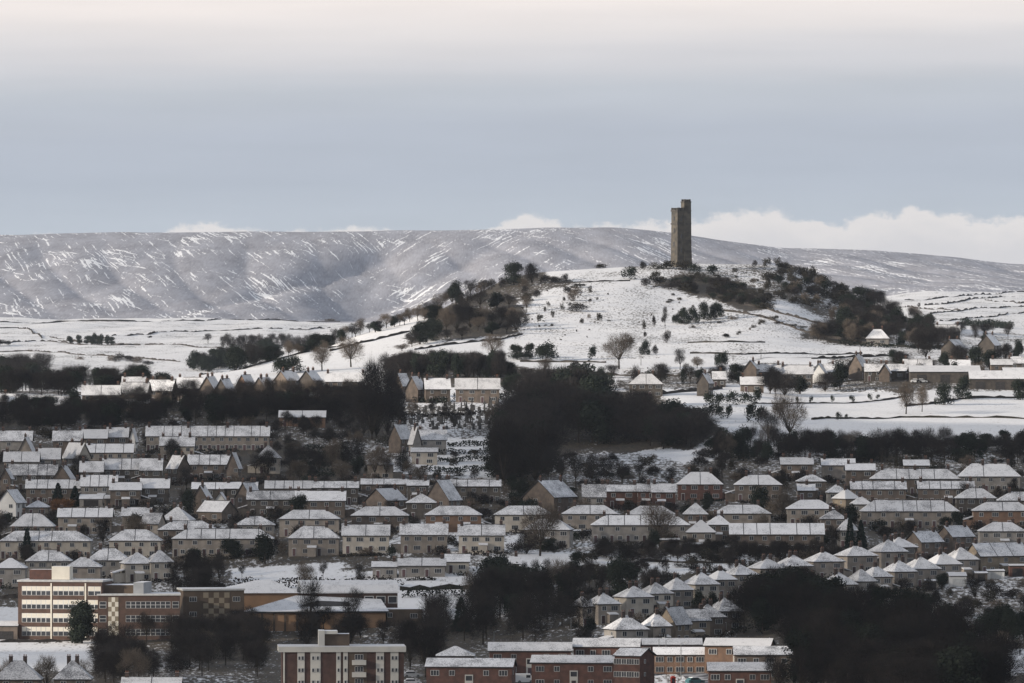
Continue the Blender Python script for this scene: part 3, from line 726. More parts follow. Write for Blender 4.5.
def wood(poly, n, kinds, hs, label, group, dmin, dmax, wf=0.95, seed=1, cat='tree', gap=0.6, mass=None):
    """n trees spread over an outline of ground"""
    rr = random.Random(seed)
    xs = [p[0] for p in poly]; ys = [p[1] for p in poly]
    pts = []; tries = 0
    while len(pts) < n and tries < n * 60:
        tries += 1
        u, v = rr.uniform(min(xs), max(xs)), rr.uniform(min(ys), max(ys))
        if not inpoly(np.array([u]), np.array([v]), poly)[0]: continue
        p = at(u, v, dmin, dmax)
        h = rr.uniform(*hs)
        if any((p.x - q.x) ** 2 + (p.y - q.y) ** 2 < (gap * hs[0] * 0.5) ** 2 for q in pts): continue
        pts.append(p)
        if mass is not None: mass.append((rr.choice(kinds), p, h, h * wf * rr.uniform(0.75, 1.1)))
        else: plant(rr.choice(kinds), p, h, h * wf * rr.uniform(0.75, 1.1), label, group, cat)
# ---------------------------------------------------------------- houses
FOOT = []                                             # footprints: x, y, half length, half depth, yaw
def blocked(x, y, pad):
    for fx, fy, hw, hd, a in FOOT:
        dx, dy = x - fx, y - fy
        c, s = math.cos(a), math.sin(a)
        if abs(dx * c + dy * s) < hw + pad * .4 and abs(-dx * s + dy * c) < hd + pad: return True
    return False
def window_mesh(w, h, bars=1, frame=0.075):
    b = MB(); z0, z1 = -h / 2, h / 2
    d = 0.10
    b.box(-w/2, w/2, -d, 0, z0, z0 + frame); b.box(-w/2, w/2, -d, 0, z1 - frame, z1)
    b.box(-w/2, -w/2 + frame, -d, 0, z0 + frame, z1 - frame); b.box(w/2 - frame, w/2, -d, 0, z0 + frame, z1 - frame)
    for k in range(bars):
        x = -w/2 + w * (k + 1) / (bars + 1)
        b.box(x - frame * .4, x + frame * .4, -d * .8, 0, z0 + frame, z1 - frame)
    b.face([(-w/2 + frame, -0.03, z0 + frame), (w/2 - frame, -0.03, z0 + frame), (w/2 - frame, -0.03, z1 - frame), (-w/2 + frame, -0.03, z1 - frame)], 1)
    return b.mesh('window', [M['frame'], M['glass']])
WIN = {'wide': window_mesh(1.9, 1.25, 2), 'mid': window_mesh(1.25, 1.2, 1), 'small': window_mesh(0.75, 0.9, 0)}
def door_mesh():
    b = MB(); b.box(-.55, .55, -.08, 0, 0, 2.15, 0); b.box(-.45, .45, -.10, -.08, 0.02, 2.0, 1)
    return b.mesh('door', [M['frame'], M['door']])
DOOR = door_mesh()
def chimney_mesh():
    b = MB(); b.box(-.42, .42, -.3, .3, -1.6, .95, 0); b.box(-.48, .48, -.36, .36, .95, 1.1, 0, 2)
    for x in (-.22, .22): b.tube((x, 0, 1.1), (x, 0, 1.5), .13, .10, 6, 1)
    return b.mesh('chimney', [M['brick_stack'], M['pot'], M['snow']])
CHIM = chimney_mesh()
def roof_mesh(W, D, rise, kind, h, seed, hipf=1.0, units=1):
    """closed slab with overhang; eaves at height h"""
    b = MB(); o, t = 0.38, 0.22
    hw, hd = W / 2 + o, D / 2 + o
    drop = rise * o / (D / 2)
    z0 = h - drop
    if kind == 'H':
        hl = min(hd * hipf, hw - 0.3)
        e = [(-hw, -hd, z0), (hw, -hd, z0), (hw, hd, z0), (-hw, hd, z0)]
        r = [(-hw + hl, 0, h + rise), (hw - hl, 0, h + rise)]
        up = lambda p: (p[0], p[1], p[2] + t)
        E, Rr = [up(p) for p in e], [up(p) for p in r]
        b.face([E[0], E[1], Rr[1], Rr[0]]); b.face([E[1], E[2], Rr[1]]); b.face([E[2], E[3], Rr[0], Rr[1]]); b.face([E[3], E[0], Rr[0]])
        for i in range(4): b.face([e[i], e[(i + 1) % 4], E[(i + 1) % 4], E[i]], 1)
        b.face(list(reversed(e)), 1)
        sl, L2 = rise / (D / 2), hw - hl
    else:
        e = [(-hw, -hd, z0), (hw, -hd, z0), (hw, 0, h + rise), (-hw, 0, h + rise), (hw, hd, z0), (-hw, hd, z0)]
        E = [(p[0], p[1], p[2] + t) for p in e]
        b.face([E[0], E[1], E[2], E[3]]); b.face([E[3], E[2], E[4], E[5]])
        b.face([e[0], e[1], E[1], E[0]], 1); b.face([e[4], e[5], E[5], E[4]], 1)
        b.face([e[1], e[2], E[2], E[1]], 1); b.face([e[2], e[4], E[4], E[2]], 1); b.face([e[3], e[0], E[0], E[3]], 1); b.face([e[5], e[3], E[3], E[5]], 1)
        b.face([e[3], e[2], e[1], e[0]], 1); b.face([e[5], e[4], e[2], e[3]], 1)
        sl, L2 = rise / (D / 2), hw - .3
    # party-wall ridges that show dark through the snow
    if units > 1:
        for k in range(1, units):
            x = -W / 2 + W * k / units
            if abs(x) > L2 or (seed + k) % 5 == 0: continue
            for s in (-1, 1):
                a = [(x - .09, s * hd, z0 + t + .02), (x + .09, s * hd, z0 + t + .02), (x + .09, 0, h + rise + t + .05), (x - .09, 0, h + rise + t + .05)]
                b.face(a if s < 0 else a[::-1], 1)
    return b
hr = random.Random(99)
HEDGES = []
def wall_mesh(W, D, h, rise, kind):
    b = MB()
    b.box(-W/2, W/2, -D/2, D/2, -2.2, h - 0.02)
    if kind != 'H':
        for s in (-1, 1):
            x0, x1 = (s * W/2, s * (W/2 - .25))
            a = [(x0, -D/2, h - 0.02), (x0, D/2, h - 0.02), (x0, 0, h + rise - 0.05)]
            c = [(x1, p[1], p[2]) for p in a]
            b.solid(a, c) if s < 0 else b.solid(c, a)
    return b
def house(name, label, cat, group, p, W, D, h, rise, kind, wall, yaw, roof='roof', units=2, detail=2, chim=2, storeys=2, ext=0, patches=None):
    r = empty(name, p, yaw)
    tag(r, label, cat, group)
    FOOT.append((p.x, p.y, W / 2, D / 2, yaw))
    wm = wall_mesh(W, D, h, rise, kind).build('wall', [WALLS[wall]], r)
    ro = roof_mesh(W, D, rise, kind, h, hr.randrange(5), units=units).build('roof', [M[roof], M['eave']], r)
    if hr.random() < .6:                               # bare ridge tiles
        L2 = W / 2 - (D / 2 if kind == 'H' else 0) + .2
        if L2 > .6:
            b = MB(); x0 = -L2 + hr.uniform(0, .5) * L2
            b.box(x0, L2, -.13, .13, h + rise + .12, h + rise + .30); b.build('ridge_tiles', [M['eave']], ro)
    if storeys == 2 and detail == 2 and W < 18 and hr.random() < .38:   # low side wing
        sg = hr.choice((-1, 1)); w_, d_ = 2.8, 4.6; xa, xb = (W/2 + .004, W/2 + w_) if sg > 0 else (-W/2 - w_, -W/2 - .004)
        if not blocked((p.x + math.cos(yaw) * sg * (W/2 + 2.2)), (p.y + math.sin(yaw) * sg * (W/2 + 2.2)), -.5):
            b = MB(); b.box(xa, xb, -d_/2, d_/2, -2.2, 2.3, 0)
            zo, zi = 2.3, 3.2; za, zb = (zi, zo) if sg > 0 else (zo, zi)
            xo = .18
            A = [(xa - (xo if sg < 0 else 0), -d_/2 - .2, za), (xb + (xo if sg > 0 else 0), -d_/2 - .2, zb), (xb + (xo if sg > 0 else 0), d_/2 + .2, zb), (xa - (xo if sg < 0 else 0), d_/2 + .2, za)]
            b.solid([(q[0], q[1], q[2] + .004) for q in A], [(q[0], q[1], q[2] + .2) for q in A], 1, 1, 1)
            b.build('side_wing', [WALLS[wall], M['roof_full']], r)
    # chimneys on the ridge
    n = chim
    hip = D / 2 * .9 if kind == 'H' else 0.8
    span = max(1.8 if kind == 'H' else 0.0, W - 2 * hip)
    for k in range(n):
        c = put('chimney', CHIM, ro)
        x = 0 if n == 1 else -span/2 + span * k / (n - 1)
        if n == 1: x = hr.uniform(-.3, .3) * span
        c.location = (x, hr.uniform(-.5, .5), h + rise + 0.05)
    if detail == 0: return r
    st = h / storeys
    pitch = W / units
    for s in range(storeys):
        zc = st * s + st * 0.55
        for u in range(units):
            cx = -W/2 + pitch * (u + .5)
            if pitch > 5.2:
                offs = [(-pitch * .24, 'mid'), (pitch * .24, 'wide')]
                if s == 0: offs = [(pitch * .2, 'wide')]
            else:
                offs = [(0.3, 'mid')] if s else [(pitch * .22, 'mid')]
            for dx, wk in offs:
                w = put('window', WIN[wk], r); w.location = (cx + dx, -D/2 - 0.004, zc)
            if s == 0:
                d = put('door', DOOR, r); d.location = (cx - pitch * .28, -D/2 - 0.004, 0.05)
    if detail >= 2:
        for s in (-1, 1):
            for k in range(storeys):
                if storeys == 2 and k == 0 and hr.random() < .4: continue
                w = put('window', WIN['mid' if kind == 'G' else 'small'], r)
                w.location = (s * (W/2 + .004), hr.choice((-1.2, 0, 1.0)), st * k + st * .55); w.rotation_euler = (0, 0, s * math.pi / 2)
    for k in range(ext):
        x = -W/2 + W * (k + .5) / ext + hr.uniform(-.8, .8)
        b = MB(); w, dd = 2.3, 1.7
        b.box(x - w/2, x + w/2, -D/2 - dd, -D/2 - .002, -2.2, 2.3, 0)
        a = [(x - w/2 - .15, -D/2 - dd - .2, 2.3), (x + w/2 + .15, -D/2 - dd - .2, 2.3), (x + w/2 + .15, -D/2 - .002, 2.75), (x - w/2 - .15, -D/2 - .002, 2.75)]
        b.solid([(q[0], q[1], q[2] - .0) for q in a], [(q[0], q[1], q[2] + .2) for q in a], 1, 1, 1)
        b.build('porch', [WALLS[wall], M['roof_full']], r)
    return r
ORD = ['first', 'second', 'third', 'fourth', 'fifth', 'sixth', 'seventh', 'eighth', 'ninth', 'tenth', 'eleventh', 'twelfth', 'thirteenth', 'fourteenth', 'fifteenth']
def row(where, items, group=None, dmin=1560, dmax=3600, depth=7.6, h=5.0, yaw=0, wall='b', kind='H', roof='roof', detail=2, storeys=2):
    """a row of houses read off the photograph: (left, right, ridge row, eave row, overrides)"""
    n = len(items)
    for i, it in enumerate(items):
        x0, x1, yr, ye = it[:4]; o = dict(it[4]) if len(it) > 4 else {}
        k = o.get('kind', kind); w = o.get('wall') or (wall if hr.random() < .68 else hr.choice({'b': 'cgnb', 'n': 'dbg', 'd': 'nng', 'g': 'bgc', 'c': 'bgc'}.get(wall, wall))); yw = R(o.get('yaw', yaw)); hh = o.get('h', h); D = o.get('depth', depth); st = o.get('st', storeys)
        if hh < 3.6 and 'st' not in o: st = 1
        u = (x0 + x1) / 2
        d = hit(u, ye, o.get('dmin', dmin), o.get('dmax', dmax), hh)
        p = spot(u, d)
        s = F / d
        vis = (x1 - x0) / s - 0.5
        if k == 'F':                                   # gable towards us, ridge running away
            a = R(o.get('turn', 20)); sg = 1 if a >= 0 else -1; aa = abs(a)
            q = o.get('len', 1.25)
            D = vis / (math.cos(aa) + q * math.sin(aa)); W = D * q
            yaw_ = (math.pi/2 - aa) * sg
            rise = max(1.6, (ye - yr) / s)
            kk = 'G'
        else:
            W = max(3.0, (vis - D * abs(math.sin(yw))) / math.cos(yw)); yaw_ = yw; kk = k
            rise = (ye - yr) / s - D / 2 * (ye - CY) / F - .2
            rise = min(max(rise, 1.3), 3.6)
        # the eave in view is the front one: step back half the depth
        p = spot(u, d + (D / 2 if k != 'F' else W / 2))
        zr = float(ground(p.x, p.y)); p.z = zr - max(0.0, zr - float(ground(p.x, d)))
        units = o.get('units', max(1, round(W / 6.8)) if k != 'F' else 1)
        ch = o.get('chim', 1 if W < 6 else 2 if W < 18 else 4 if W < 30 else 5)
        look = {'H': 'hip-roofed', 'G': 'straight-gabled', 'F': 'gable-fronted'}[k]
        size = 'terrace' if W > 19 else ('bungalow' if st == 1 else 'house')
        lab = o.get('label')
        if not lab:
            pos = 'alone' if n == 1 else ('leftmost' if i == 0 else 'rightmost' if i == n - 1 else ORD[i] + ' from left')
            lab = f"{look} {WALLW[w]} {size}, {pos} in the {where}" if n > 1 else f"snowy {look} {WALLW[w]} {size} {where}"
        nm = 'terraced_houses' if size == 'terrace' else size
        if d < 2420 and W > 6: HEDGES.append((p.copy(), W, D if k != 'F' else W, yaw_ if k != 'F' else 0.0, where))
        house(o.get('name', nm), lab, o.get('cat', 'terrace' if size == 'terrace' else size), group, p, W, D, hh, rise, kk, w, yaw_, o.get('roof', roof if hr.random() < .62 else hr.choice(['roof', 'roof_full', 'roof', 'roof_thin'])), units, o.get('detail', detail), ch, st, o.get('ext', 1 if hr.random() < .3 and st == 2 and o.get('detail', detail) == 2 else 0))
# --- lane houses along the crest on the left
row('lane row before the valley', [(0,16,394,402,dict(kind='G',wall='n')),(82,121,385,395,dict(kind='G')),(119,152,381,393,dict(kind='G',wall='n',yaw=-12)),(122,146,377,386,dict(kind='G',dmin=2560)),(147,178,379,391,dict(kind='G',wall='n',yaw=-16)),(177,203,377,388,dict(kind='G')),
    (199,222,377,389,dict(kind='F',wall='n',turn=20)),(214,236,379,391,dict(kind='F',wall='d',turn=24)),(236,256,376,386,dict(kind='F',wall='o',turn=30)),(252,276,378,388,dict(kind='F',wall='n',turn=30)),(274,301,371,380,dict(kind='F',wall='n',turn=38)),(299,322,371,380,dict(kind='F',wall='d',turn=26)),(325,366,373,382,dict(kind='G'))],
    'houses along the left lane', dmin=2450, dmax=2900, wall='n', roof='roof_full', detail=1, depth=7, h=4.6)
row('under the lane houses, half hidden by the tree belt', [(108,150,399,404,dict(kind='G',h=2.6,chim=0))], dmin=2400, dmax=2700, wall='n', roof='roof_full', detail=1)
row('short row above the cemetery', [(393,411,374,385,dict(kind='F',wall='n',turn=35)),(405,426,377,389,dict(kind='F',wall='n',turn=25)),(423,451,377,389,dict(kind='G',wall='n',yaw=6)),(455,500,378,389,dict(kind='G',wall='n'))], 'short row above the cemetery', dmin=2450, dmax=2900, wall='n', roof='roof', detail=1, depth=7)
row('standing alone between the belt and the cemetery', [(279,326,411,418,dict(kind='G',wall='o',h=3.2,chim=0))], dmin=2380, dmax=2650, roof='roof_full', detail=1)
# --- uppermost terraces
row('uppermost left row', [(0,33,431,441,{}),(53,83,431,441,{}),(82,108,430,439,{}),(107,129,428,438,{}),(129,138,429,439,dict(kind='F',wall='w',turn=15))], 'uppermost left terraces', dmin=2250, dmax=2600, kind='G', wall='n', roof='roof', detail=1, depth=7)
row('long grey terrace with four chimneys near the tree belt', [(146,270,427,437,dict(units=14,chim=4,label='long snowy terrace with four chimneys, under the left tree belt'))], dmin=2250, dmax=2600, kind='G', wall='b', detail=1, depth=7)
row('group below the cemetery', [(388,412,425,438,dict(kind='F',wall='n',turn=35)),(408,422,428,442,dict(kind='F',wall='g',turn=-25)),(417,447,430,440,dict(kind='G',wall='g'))], 'houses below the cemetery', dmin=2250, dmax=2600, wall='b', detail=1, depth=7)
row('tucked among trees left of the stepped gardens', [(367,394,451,465,dict(kind='H'))], dmin=2200, dmax=2500, wall='b', roof='roof_thin', depth=7.5)
row('with a flat pale face above the stepped gardens', [(411,438,449,453,dict(kind='G',wall='c',h=4,chim=0))], dmin=2200, dmax=2500, depth=7, detail=1)
row('right of the long grey terrace, with two dark chimneys', [(256,281,443,458,dict(kind='H',chim=2))], dmin=2200, dmax=2500, roof='roof_thin')
row('second row on the left', [(18,36,438,452,dict(kind='F',wall='b',turn=8)),(4,40,452,462,{}),(37,61,449,460,{}),(62,92,444,458,dict(kind='F',wall='c',turn=-42,len=1.4)),(86,134,444,453,dict(units=5)),(160,183,437,446,{}),(180,195,436,446,{})], 'second left row', dmin=2150, dmax=2500, kind='G', wall='b', depth=7)
row('third row on the left', [(0,14,469,478,dict(kind='F',wall='n',turn=10)),(9,58,464,475,dict(units=5)),(52,76,466,480,dict(kind='F',wall='n',turn=8)),(80,104,461,472,{}),(102,142,459,470,dict(units=4)),(140,163,458,470,{}),(166,191,456,468,dict(kind='F',wall='n',turn=-36,len=1.3)),(188,232,455,465,dict(units=4)),(226,242,453,467,dict(kind='F',wall='n',turn=12))], 'third left row', dmin=2130, dmax=2450, kind='G', wall='d', depth=7)
row('fourth row on the left', [(26,81,480,489,dict(units=5)),(81,118,475,486,dict(units=4)),(110,142,483,491,{}),(140,170,479,489,{}),(192,228,483,490,dict(units=3)),(193,212,487,498,dict(kind='F',wall='n',turn=14)),(213,229,493,502,dict(kind='F',wall='w',turn=5,h=3)),(225,258,482,489,{})], 'fourth left row', dmin=2080, dmax=2400, kind='G', wall='d', depth=7, roof='roof_full')
row('left edge pair', [(-2,26,491,503,dict(kind='F',wall='w',turn=20,label='snowy white gable-fronted house at the left edge of the town')),(26,50,501,508,dict(kind='H',h=2.7,label='low hip-roofed snowy bungalow beside the white gabled house'))], dmin=2050, dmax=2350)
row('middle row on the left', [(11,55,514,527,{}),(58,113,509,518,dict(kind='G',units=4,ext=2)),(122,152,508,517,dict(kind='G')),(141,166,513,524,dict(kind='G',yaw=-14)),(160,195,507,520,dict(kind='H',yaw=-10)),(197,238,502,512,dict(kind='F',turn=-48,len=1.5,wall='n',h=3.4,roof='roof_full'))], 'middle left row', dmin=1980, dmax=2300, wall='b', roof='roof')
row('hipped rows left of the field', [(0,92,531,541,dict(units=7)),(109,162,530,541,{}),(158,217,521,530,{}),(172,274,529,539,dict(units=7,chim=4))], 'hipped left rows', dmin=1950, dmax=2250, wall='b', roof='roof')
row('bottom left corner behind bare trees', [(-6,42,657,679,dict(kind='H',roof='roof_thin')),(54,92,657,679,dict(kind='H',roof='roof_thin')),(122,182,679,687,dict(kind='G'))], 'houses in the bottom left corner', dmin=1560, dmax=1720, wall='n')
row('hipped group behind the school', [(-6,27,559,569,{}),(26,72,550,561,dict(chim=2)),(66,102,558,568,{}),(87,130,549,561,dict(chim=2)),(119,155,553,564,dict(wall='c',yaw=14)),(144,175,551,563,dict(wall='c',yaw=14))], 'hipped houses behind the school', dmin=1900, dmax=2150, wall='g', roof='roof')
# --- middle of the town
row('row under the stepped gardens', [(265,313,481,489,dict(units=5)),(312,359,481,488,dict(units=4)),(361,407,480,486,dict(units=4)),(407,429,481,487,{}),(445,501,480,487,dict(units=5))], 'row under the stepped gardens', dmin=2100, dmax=2380, kind='G', wall='d', depth=7, roof='roof')
row('brown gabled row at centre', [(235,262,484,497,dict(kind='F',wall='n',turn=28)),(247,294,492,501,{}),(295,346,491,501,dict(wall='n',roof='roof_full')),(365,407,490,501,dict(kind='F',wall='n',turn=35)),(406,437,494,503,dict(kind='H')),(424,462,481,500,dict(kind='F',wall='n',turn=22)),(522,577,481,497,dict(kind='F',wall='n',turn=30))], 'brown blocks in the middle', dmin=2050, dmax=2350, kind='G', wall='d', depth=8)
row('with slate showing through, by the dark wood', [(582,606,484,497,dict(kind='G',roof='roof_thin'))], dmin=2080, dmax=2380, wall='g')
row('low row under speckled bank', [(604,638,485,492,{}),(637,658,484,492,dict(roof='roof_thin')),(651,676,484,493,{})], 'low houses under the speckled bank', dmin=2080, dmax=2380, kind='G', wall='r', depth=7)
row('hipped row across the middle', [(235,275,517,526,dict(wall='g')),(279,340,510,519,{}),(351,409,507,516,dict(ext=1,wall='n')),(425,482,506,515,dict(ext=2,wall='o')),(494,553,506,515,dict(wall='c')),(562,618,505,514,{}),(626,676,506,515,{}),(683,708,503,514,dict(wall='n'))], 'hipped row across the middle', dmin=1980, dmax=2250, wall='b')
row('front row above playing field', [(288,340,526,538,dict(kind='H',ext=1,wall='b')),(342,390,526,537,{}),(400,448,525,536,dict(wall='b')),(458,505,525,536,dict(ext=1)),(523,574,519,530,dict(kind='H',wall='g',yaw=-8)),(591,690,516,526,dict(kind='H',wall='g',units=6))], 'front row above the playing field', dmin=1900, dmax=2180, kind='G', wall='c')
row('long low flat school range beside the playing field', [(372,398,563,569,dict(label='short low block at the left end of the low range by the field')),(398,446,558,566,dict(label='long low white-roofed range beside the playing field')),(445,470,555,563,dict(label='low white-roofed block right of the long range by the field')),(484,520,556,564,dict(label='last low white-roofed block by the field, after a dark gap'))], 'low range by the playing field', dmin=1860, dmax=2100, kind='G', wall='g', h=3.0, depth=8, roof='roof_full', detail=1)
# --- right half
row('standing large below the black wood', [(677,723,472,484,dict(kind='H',wall='r',label='large red house with white front bay below the black wood')),(734,782,475,485,dict(kind='H',wall='n',units=2,label='hip-roofed brown house with twin chimneys on its front wing'))], dmin=2080, dmax=2420, roof='roof_full')
row('row below right tree belt', [(780,813,458,465,{}),(821,855,459,466,{}),(845,875,464,471,{}),(903,929,461,467,{}),(796,826,475,482,dict(kind='H')),(797,815,484,491,dict(h=3.0,roof='roof_full'))], 'row below right tree belt', dmin=2150, dmax=2460, kind='G', wall='n', depth=7, roof='roof')
row('terraces on upper right', [(850,906,482,490,dict(kind='G',units=5)),(870,960,470,480,dict(units=7,chim=3)),(917,974,482,490,dict(kind='G',units=5)),(955,996,488,498,{}),(958,1020,464,477,dict(units=5)),(997,1042,492,501,{})], 'terraces on upper right', dmin=2060, dmax=2420, kind='H', wall='n')
row('hipped group right of centre', [(714,771,505,514,{}),(786,834,500,509,{}),(820,847,510,519,dict(wall='n')),(826,847,485,493,dict(wall='g')),(832,860,489,499,dict(wall='y',yaw=28,roof='roof_full')),(850,872,497,505,dict(wall='g')),(837,858,518,530,dict(wall='g')),(860,959,500,511,dict(wall='b',units=7,chim=2,ext=1)),(972,1032,503,512,dict(wall='o'))], 'hipped houses right of the middle', dmin=1980, dmax=2350, wall='b')
row('lone long white-roofed terrace', [(729,824,524,535,dict(kind='G',units=7,chim=1,label='long straight snowy terrace above the dark bank')),(686,716,521,533,dict(kind='H',label='hip-roofed house just left of the long straight terrace')),(706,731,516,526,dict(kind='H',label='small hip-roofed house wedged behind the long terrace, at its left end'))], dmin=1950, dmax=2220, wall='n', roof='roof_full')
row('group behind the diagonals', [(904,944,532,542,dict(kind='F',turn=48,len=1.3)),(935,975,528,538,dict(kind='F',turn=48,len=1.3)),(880,918,538,548,dict(kind='H',yaw=22)),(978,1026,523,532,dict(kind='H'))], 'houses behind the diagonal row', dmin=1900, dmax=2200, wall='n')
G = 'upper diagonal row of semis'
row('upper diagonal row of semis', [(570,594,597,607,{}),(585,621,593,604,{}),(613,654,588,599,dict(wall='c')),(637,674,583,594,{}),(659,694,578,590,{}),(682,720,573,585,{}),(704,737,570,580,{}),(722,759,565,575,{}),(747,787,560,570,{}),(773,813,556,567,{}),(802,845,552,562,dict(chim=1)),(834,878,547,557,{}),(868,908,540,552,{})], G, dmin=1780, dmax=2150, wall='b', yaw=24)
row('lower diagonal row of semis', [(819,858,573,585,{}),(845,877,570,582,{}),(859,893,566,577,{}),(881,917,561,572,{}),(900,941,557,569,{}),(923,962,553,565,{}),(942,979,548,560,{}),(964,1030,543,556,dict(kind='G',wall='y',yaw=30,units=3))], 'lower diagonal row of semis', dmin=1740, dmax=2100, wall='b', yaw=24, roof='roof')
row('half hidden by the big wood at bottom right', [(803,820,577,588,dict(kind='H',yaw=20))], dmin=1740, dmax=2000, roof='roof_thin')
row('front diagonal above brick flats', [(603,649,616,630,{}),(640,672,614,627,{}),(656,692,608,624,dict(kind='F',wall='y',turn=35,roof='roof_thin')),(668,711,609,621,dict(kind='G',wall='y',roof='roof_thin')),(688,726,604,617,{}),(706,743,599,612,{})], 'front diagonal houses', dmin=1700, dmax=1960, wall='n', yaw=22, roof='roof_thin')
# --- hill village and farms
row('left part of hill village', [(629,663,374,384,dict(kind='H',wall='d')),(696,714,374,383,dict(kind='F',wall='d',turn=20)),(712,726,372,380,dict(kind='G',h=3)),(740,764,377,385,dict(kind='G',h=2.8,roof='roof_full'))], 'left part of hill village', dmin=2500, dmax=3100, wall='d', roof='roof', detail=1)
row('hill village cottages', [(743,760,361,369,dict(kind='F',wall='n',turn=12,h=6)),(756,781,364,372,{}),(780,813,365,374,{}),(811,828,364,373,dict(kind='F',wall='w',turn=12,h=4)),(824,840,364,372,dict(h=3.6)),(848,868,355,366,dict(kind='F',wall='n',turn=22)),(864,884,364,372,dict(h=3.8)),(878,892,365,373,dict(kind='F',wall='n',turn=10,h=3.6)),(884,906,364,371,dict(h=3.4)),(903,932,359,369,dict(h=3.6)),(949,970,360,366,dict(h=3.4,roof='roof_full'))], 'cottages of the hill village', dmin=2500, dmax=3200, kind='G', wall='d', roof='roof', detail=1, depth=7)
row('group under the flank wood', [(866,889,327,338,dict(kind='H',wall='g',roof='roof_full',h=3.4,depth=6)),(935,960,325,332,dict(kind='G')),(940,968,340,348,dict(kind='F',wall='d',turn=28)),(977,1002,335,345,dict(kind='F',wall='d',turn=22,roof='roof_full')),(1008,1030,357,364,dict(kind='G')),(990,1012,359,365,dict(kind='G'))], 'houses on the right flank', dmin=2700, dmax=3700, wall='d', detail=1, depth=7)
# ---------------------------------------------------------------- tower on the hill
def prism_ring(hw, hd, z, cx=0, cy=0): return [(cx - hw, cy - hd, z), (cx + hw, cy - hd, z), (cx + hw, cy + hd, z), (cx - hw, cy + hd, z)]
M['towerstone'] = mat('old_tower_stone', (0.098, 0.086, 0.068), (0.046, 0.043, 0.039), 0.28, 5, stretch=(1, 1, 1.6))
M['towerdark'] = mat('sooty_tower_stone', (0.08, 0.072, 0.064), (0.05, 0.046, 0.042), 0.5, 4)
def tower():
    d = 3500.0; s = F / d
    p = spot(681, d); p.z = min(p.z, (CY - 264.5) / s) - 0.3
    r = empty('stone_tower', p, R(24))
    tag(r, 'tall square Victorian stone lookout tower with a higher corner turret on the hilltop', 'tower')
    H = 28.2; hw = 3.5
    b = MB()
    b.solid(prism_ring(hw * 1.10, hw * 1.10, -3), prism_ring(hw * 1.08, hw * 1.08, 3.4)); b.solid(prism_ring(hw * 1.04, hw * 1.04, 3.4), prism_ring(hw * .985, hw * .985, 20.5))
    b.solid(prism_ring(hw * .985, hw * .985, 20.502), prism_ring(hw * .98, hw * .98, 26.5))
    b.build('shaft', M['towerstone'], r)
    b = MB(); q = hw * 1.06
    b.solid(prism_ring(q, q, 20.2), prism_ring(q, q, 20.9)); b.build('string_course', M['towerdark'], r)
    b = MB()
    b.solid(prism_ring(q, q, 26.4), prism_ring(q, q, 27.0))
    for sx, sy in ((0, -1), (0, 1), (-1, 0), (1, 0)):
        for k in range(4):
            t = -q + 2 * q * (k + .5) / 4
            x, y = (t, sy * (q - .3)) if sx == 0 else (sx * (q - .3), t)
            w = .62
            if sx == 0: b.box(x - w, x + w, y - .3, y + .3, 27.002, 28.2)
            else: b.box(x - .302, x + .302, y - w * .8, y + w * .8, 27.004, 28.1 - .5 * (k % 2))
    b.build('parapet', M['towerdark'], r)
    # corner stair turret
    tx, ty, tw = hw - 1.72, -hw + 1.70, 1.8
    b = MB()
    b.solid(prism_ring(tw * 1.16, tw * 1.16, -3, tx + .25, ty - .25), prism_ring(tw * 1.03, tw * 1.03, 9, tx + .1, ty - .1)); b.solid(prism_ring(tw * 1.03, tw * 1.03, 9.002, tx + .1, ty - .1), prism_ring(tw, tw, 31.0, tx, ty))
    t_ = b.build('turret', M['towerstone'], r)
    b = MB(); b.solid(prism_ring(tw * 1.08, tw * 1.08, 30.6, tx, ty), prism_ring(tw * 1.08, tw * 1.08, 31.2, tx, ty))
    for k in range(4):
        a = k * math.pi / 2 + math.pi / 4
        b.box(tx + 1.75 * math.cos(a) - .45, tx + 1.75 * math.cos(a) + .45, ty + 1.75 * math.sin(a) - .45, ty + 1.75 * math.sin(a) + .45, 31.202, 32.2)
    b.build('turret_crown', M['towerdark'], t_)
    m = MB()
    m.solid([(-.45, 0, -1), (.45, 0, -1), (.45, 0, .8), (0, 0, 1.3), (-.45, 0, .8)], [(-.35, -.06, -.9), (.35, -.06, -.9), (.35, -.06, .75), (0, -.06, 1.15), (-.35, -.06, .75)], 0, 1)
    wm = m.mesh('window', [M['towerdark'], M['glass']])
    for z in (8, 14.5, 22.8):
        for x in (-1.6,):
            w = put('window', wm, r); w.location = (x, -hw * 1.045, z)
    for z in (11, 17.5, 23):
        w = put('window', wm, r); w.location = (-hw * 1.045, 0, z); w.rotation_euler = (0, 0, -math.pi / 2)
    b = MB(); b.box(-.8, .8, -.15, 0, 0, 2.4, 0); b.box(-.6, .6, -.2, -.15, 0, 2.2, 1)
    w = b.build('door', [M['towerdark'], M['eave']], r); w.location = (-1.4, -hw * 1.08, 0.3)
    FOOT.append((p.x, p.y, 6, 6, 0))
tower()

